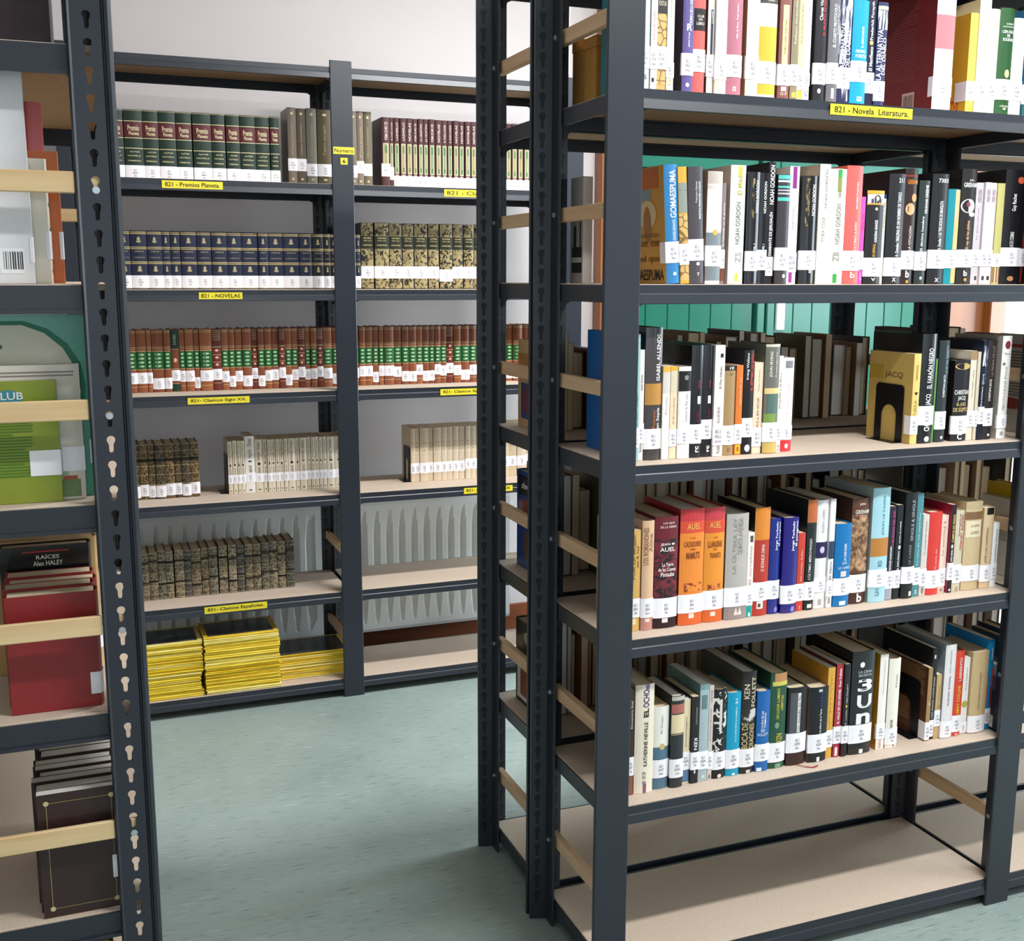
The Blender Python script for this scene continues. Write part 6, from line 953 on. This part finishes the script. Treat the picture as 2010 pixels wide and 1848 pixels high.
for i in range(2):
    nm, c = BC[(i*3) % 10]; lbook(-.03-.01*random.random(), y, .03, .2+.05*random.random(), .17, c, '%s book deep on the comic album board, %s behind the red albums' % (nm, ordn(i+1)), z=z, group='books deep on the album board'); y += .031
z = ZA[3]+.0006; y = 1.768
lbook(-.034, y, .010, .181, .14, '#848f2a', 'lime green children\'s book with club emblem and text', z=z, cover='#8a972c', wrap=.042, lab=(.040, .078), call='CLU', cov=[('ce', '#3a8ca0', .045, .085, .146, .168), ('ct', 'CLUB', '#f2ecd8', .045, .088, .154, .165), ('ct', 'JOVEN', '#f2ecd8', .050, .082, .143, .151), ('cl', '#4a7a20', .035, .135, .040, .128, 20)]); y += .0115
lbook(-.002, y, .020, .203, .17, '#d8d0c0', 'cream picture book with bird frieze in front of the teal album', z=z, cover='#ddd6c8', wrap=.030, lab=(.043, .080), call='HUY', cov=[('cl', '#8c8478', .005, .16, .186, .196, 2), ('ce', '#9cb89c', .022, .032, .03, .05), ('cr', '#6c8a58', .006, .036, .004, .03), ('cr', '#b0562c', .010, .030, .030, .036), ('ce', '#c8dcdc', .028, .05, .14, .165)]); y += .0215
lbook(.012, y, .012, .275, .21, '#3d9c86', 'large teal album with arched cream panel and eye emblem', z=z, cover='#48a48c', gloss=1, lab=(.05, .087), call='COM', cov=[('ce', '#1f7a5c', -.06 if False else .004, .20, .07, .268), ('ce', '#ded8c4', .012, .195, .06, .262), ('cr', '#ded8c4', .022, .20, .03, .17), ('cr', '#b9d0c0', .034, .20, .172, .20), ('ct', '¿CÓMO ES', '#3c4a48', .10, .19, .184, .194), ('ce', '#5c6a6c', .115, .155, .222, .236), ('ce', '#ded8c4', .122, .148, .226, .232), ('ce', '#3c4c58', .13, .14, .225, .233)]); y += .0135
for i in range(2):
    nm, c = BC[(i*7+1) % 10]; lbook(-.02-.01*random.random(), y, .022, .17+.05*random.random(), .16, c, '%s book, %s behind the teal album' % (nm, ordn(i+1)), z=z, group='books deep behind the teal album'); y += .023
z = ZA[2]+.0006; y = 1.765
RED = mat('#8f2425', .42, .12, 60, 0, .2, .2)
for i in range(4):
    lbook(.002-.004*(i % 2), y, .0360, .184+.003*(i % 2), .128, '#8f2425', 'plain red leather volume, %s behind the wooden slat' % ordn(i+1), z=z, covmat=RED, basemat=RED, ins=.0008, group='plain red leather volumes', lab=(.020, .055) if i < 2 else None, call=None, wrap=.014); y += .0370
y += .012
lbook(-.004, y, .034, .224, .135, '#141316', 'thick black book with red line and white roots title', z=z, gloss=1, lab=(.03, .066), call='HAL', cov=[('cr', '#b03028', .03, .10, .2135, .2160), ('ct', 'RAÍCES', '#ece6d8', .045, .08, .2020, .2100), ('ct', 'Alex HALEY', '#ece6d8', .040, .085, .1910, .1990), ('cr', '#9c948c', .02, .09, .160, .163)]); y += .035
for i, (c, h) in enumerate((('#caa26a', .226), ('#d0b080', .23), ('#b98a50', .222), ('#2b2726', .2), ('#5c3a28', .21), ('#8c6a44', .2))):
    lbook(.006-.006*(i % 2), y, .034, h, .16, c, '%s book, %s behind the black roots book' % (('tan', 'straw', 'amber', 'black', 'brown', 'umber')[i], ordn(i+1)), z=z, group='books deep behind the roots book', lab=(.03, .066), call='HUG'); y += .035
z = ZA[1]+.0006; y = 1.744
DK = mat('#36221f', .40, .12, 60, 0, .2, .2)
for i in range(9):
    w = (.019, .030, .021, .024, .021, .027, .030, .024, .021)[i]
    fr = [('cr', '#9c8c58', .012, .013, .014, .19), ('cr', '#9c8c58', .106, .107, .014, .19), ('cr', '#9c8c58', .012, .107, .014, .0150), ('cr', '#9c8c58', .012, .107, .189, .190)] + [('ce', '#c9bb88', u-.004, u+.004, q-.004, q+.004) for u in (.0125, .1065) for q in (.0145, .1895)] if i == 0 else []
    lbook(.019-.004*(i % 3), y, w, .204-.003*(i % 2), .12, '#2c2022', 'dark brown volume with gilt-framed cover heading its set' if i == 0 else 'dark brown volume with pale page tops, %s of its set from the slat' % ordn(i+1), z=z, covmat=DK, basemat=DK, ins=.0008, page=PAGEW, group=None if i == 0 else 'dark brown volumes', cov=fr, lab=(.050, .088), call='ENC', wrap=.016); y += w+.001
z = ZA[0]+.0006; y = 1.775
for i, (c, nm) in enumerate((('#3a3420', 'olive'), ('#c9b98c', 'straw'), ('#59481c', 'ochre'), ('#dcd4c4', 'ivory'), ('#2c2a2c', 'black'))):
    lbook(-.006, y, .022, .235-.006*i, .15, c, '%s book standing on the lowest end-on board' % nm, z=z, lab=(.04, .078), call='GEO'); y += .023
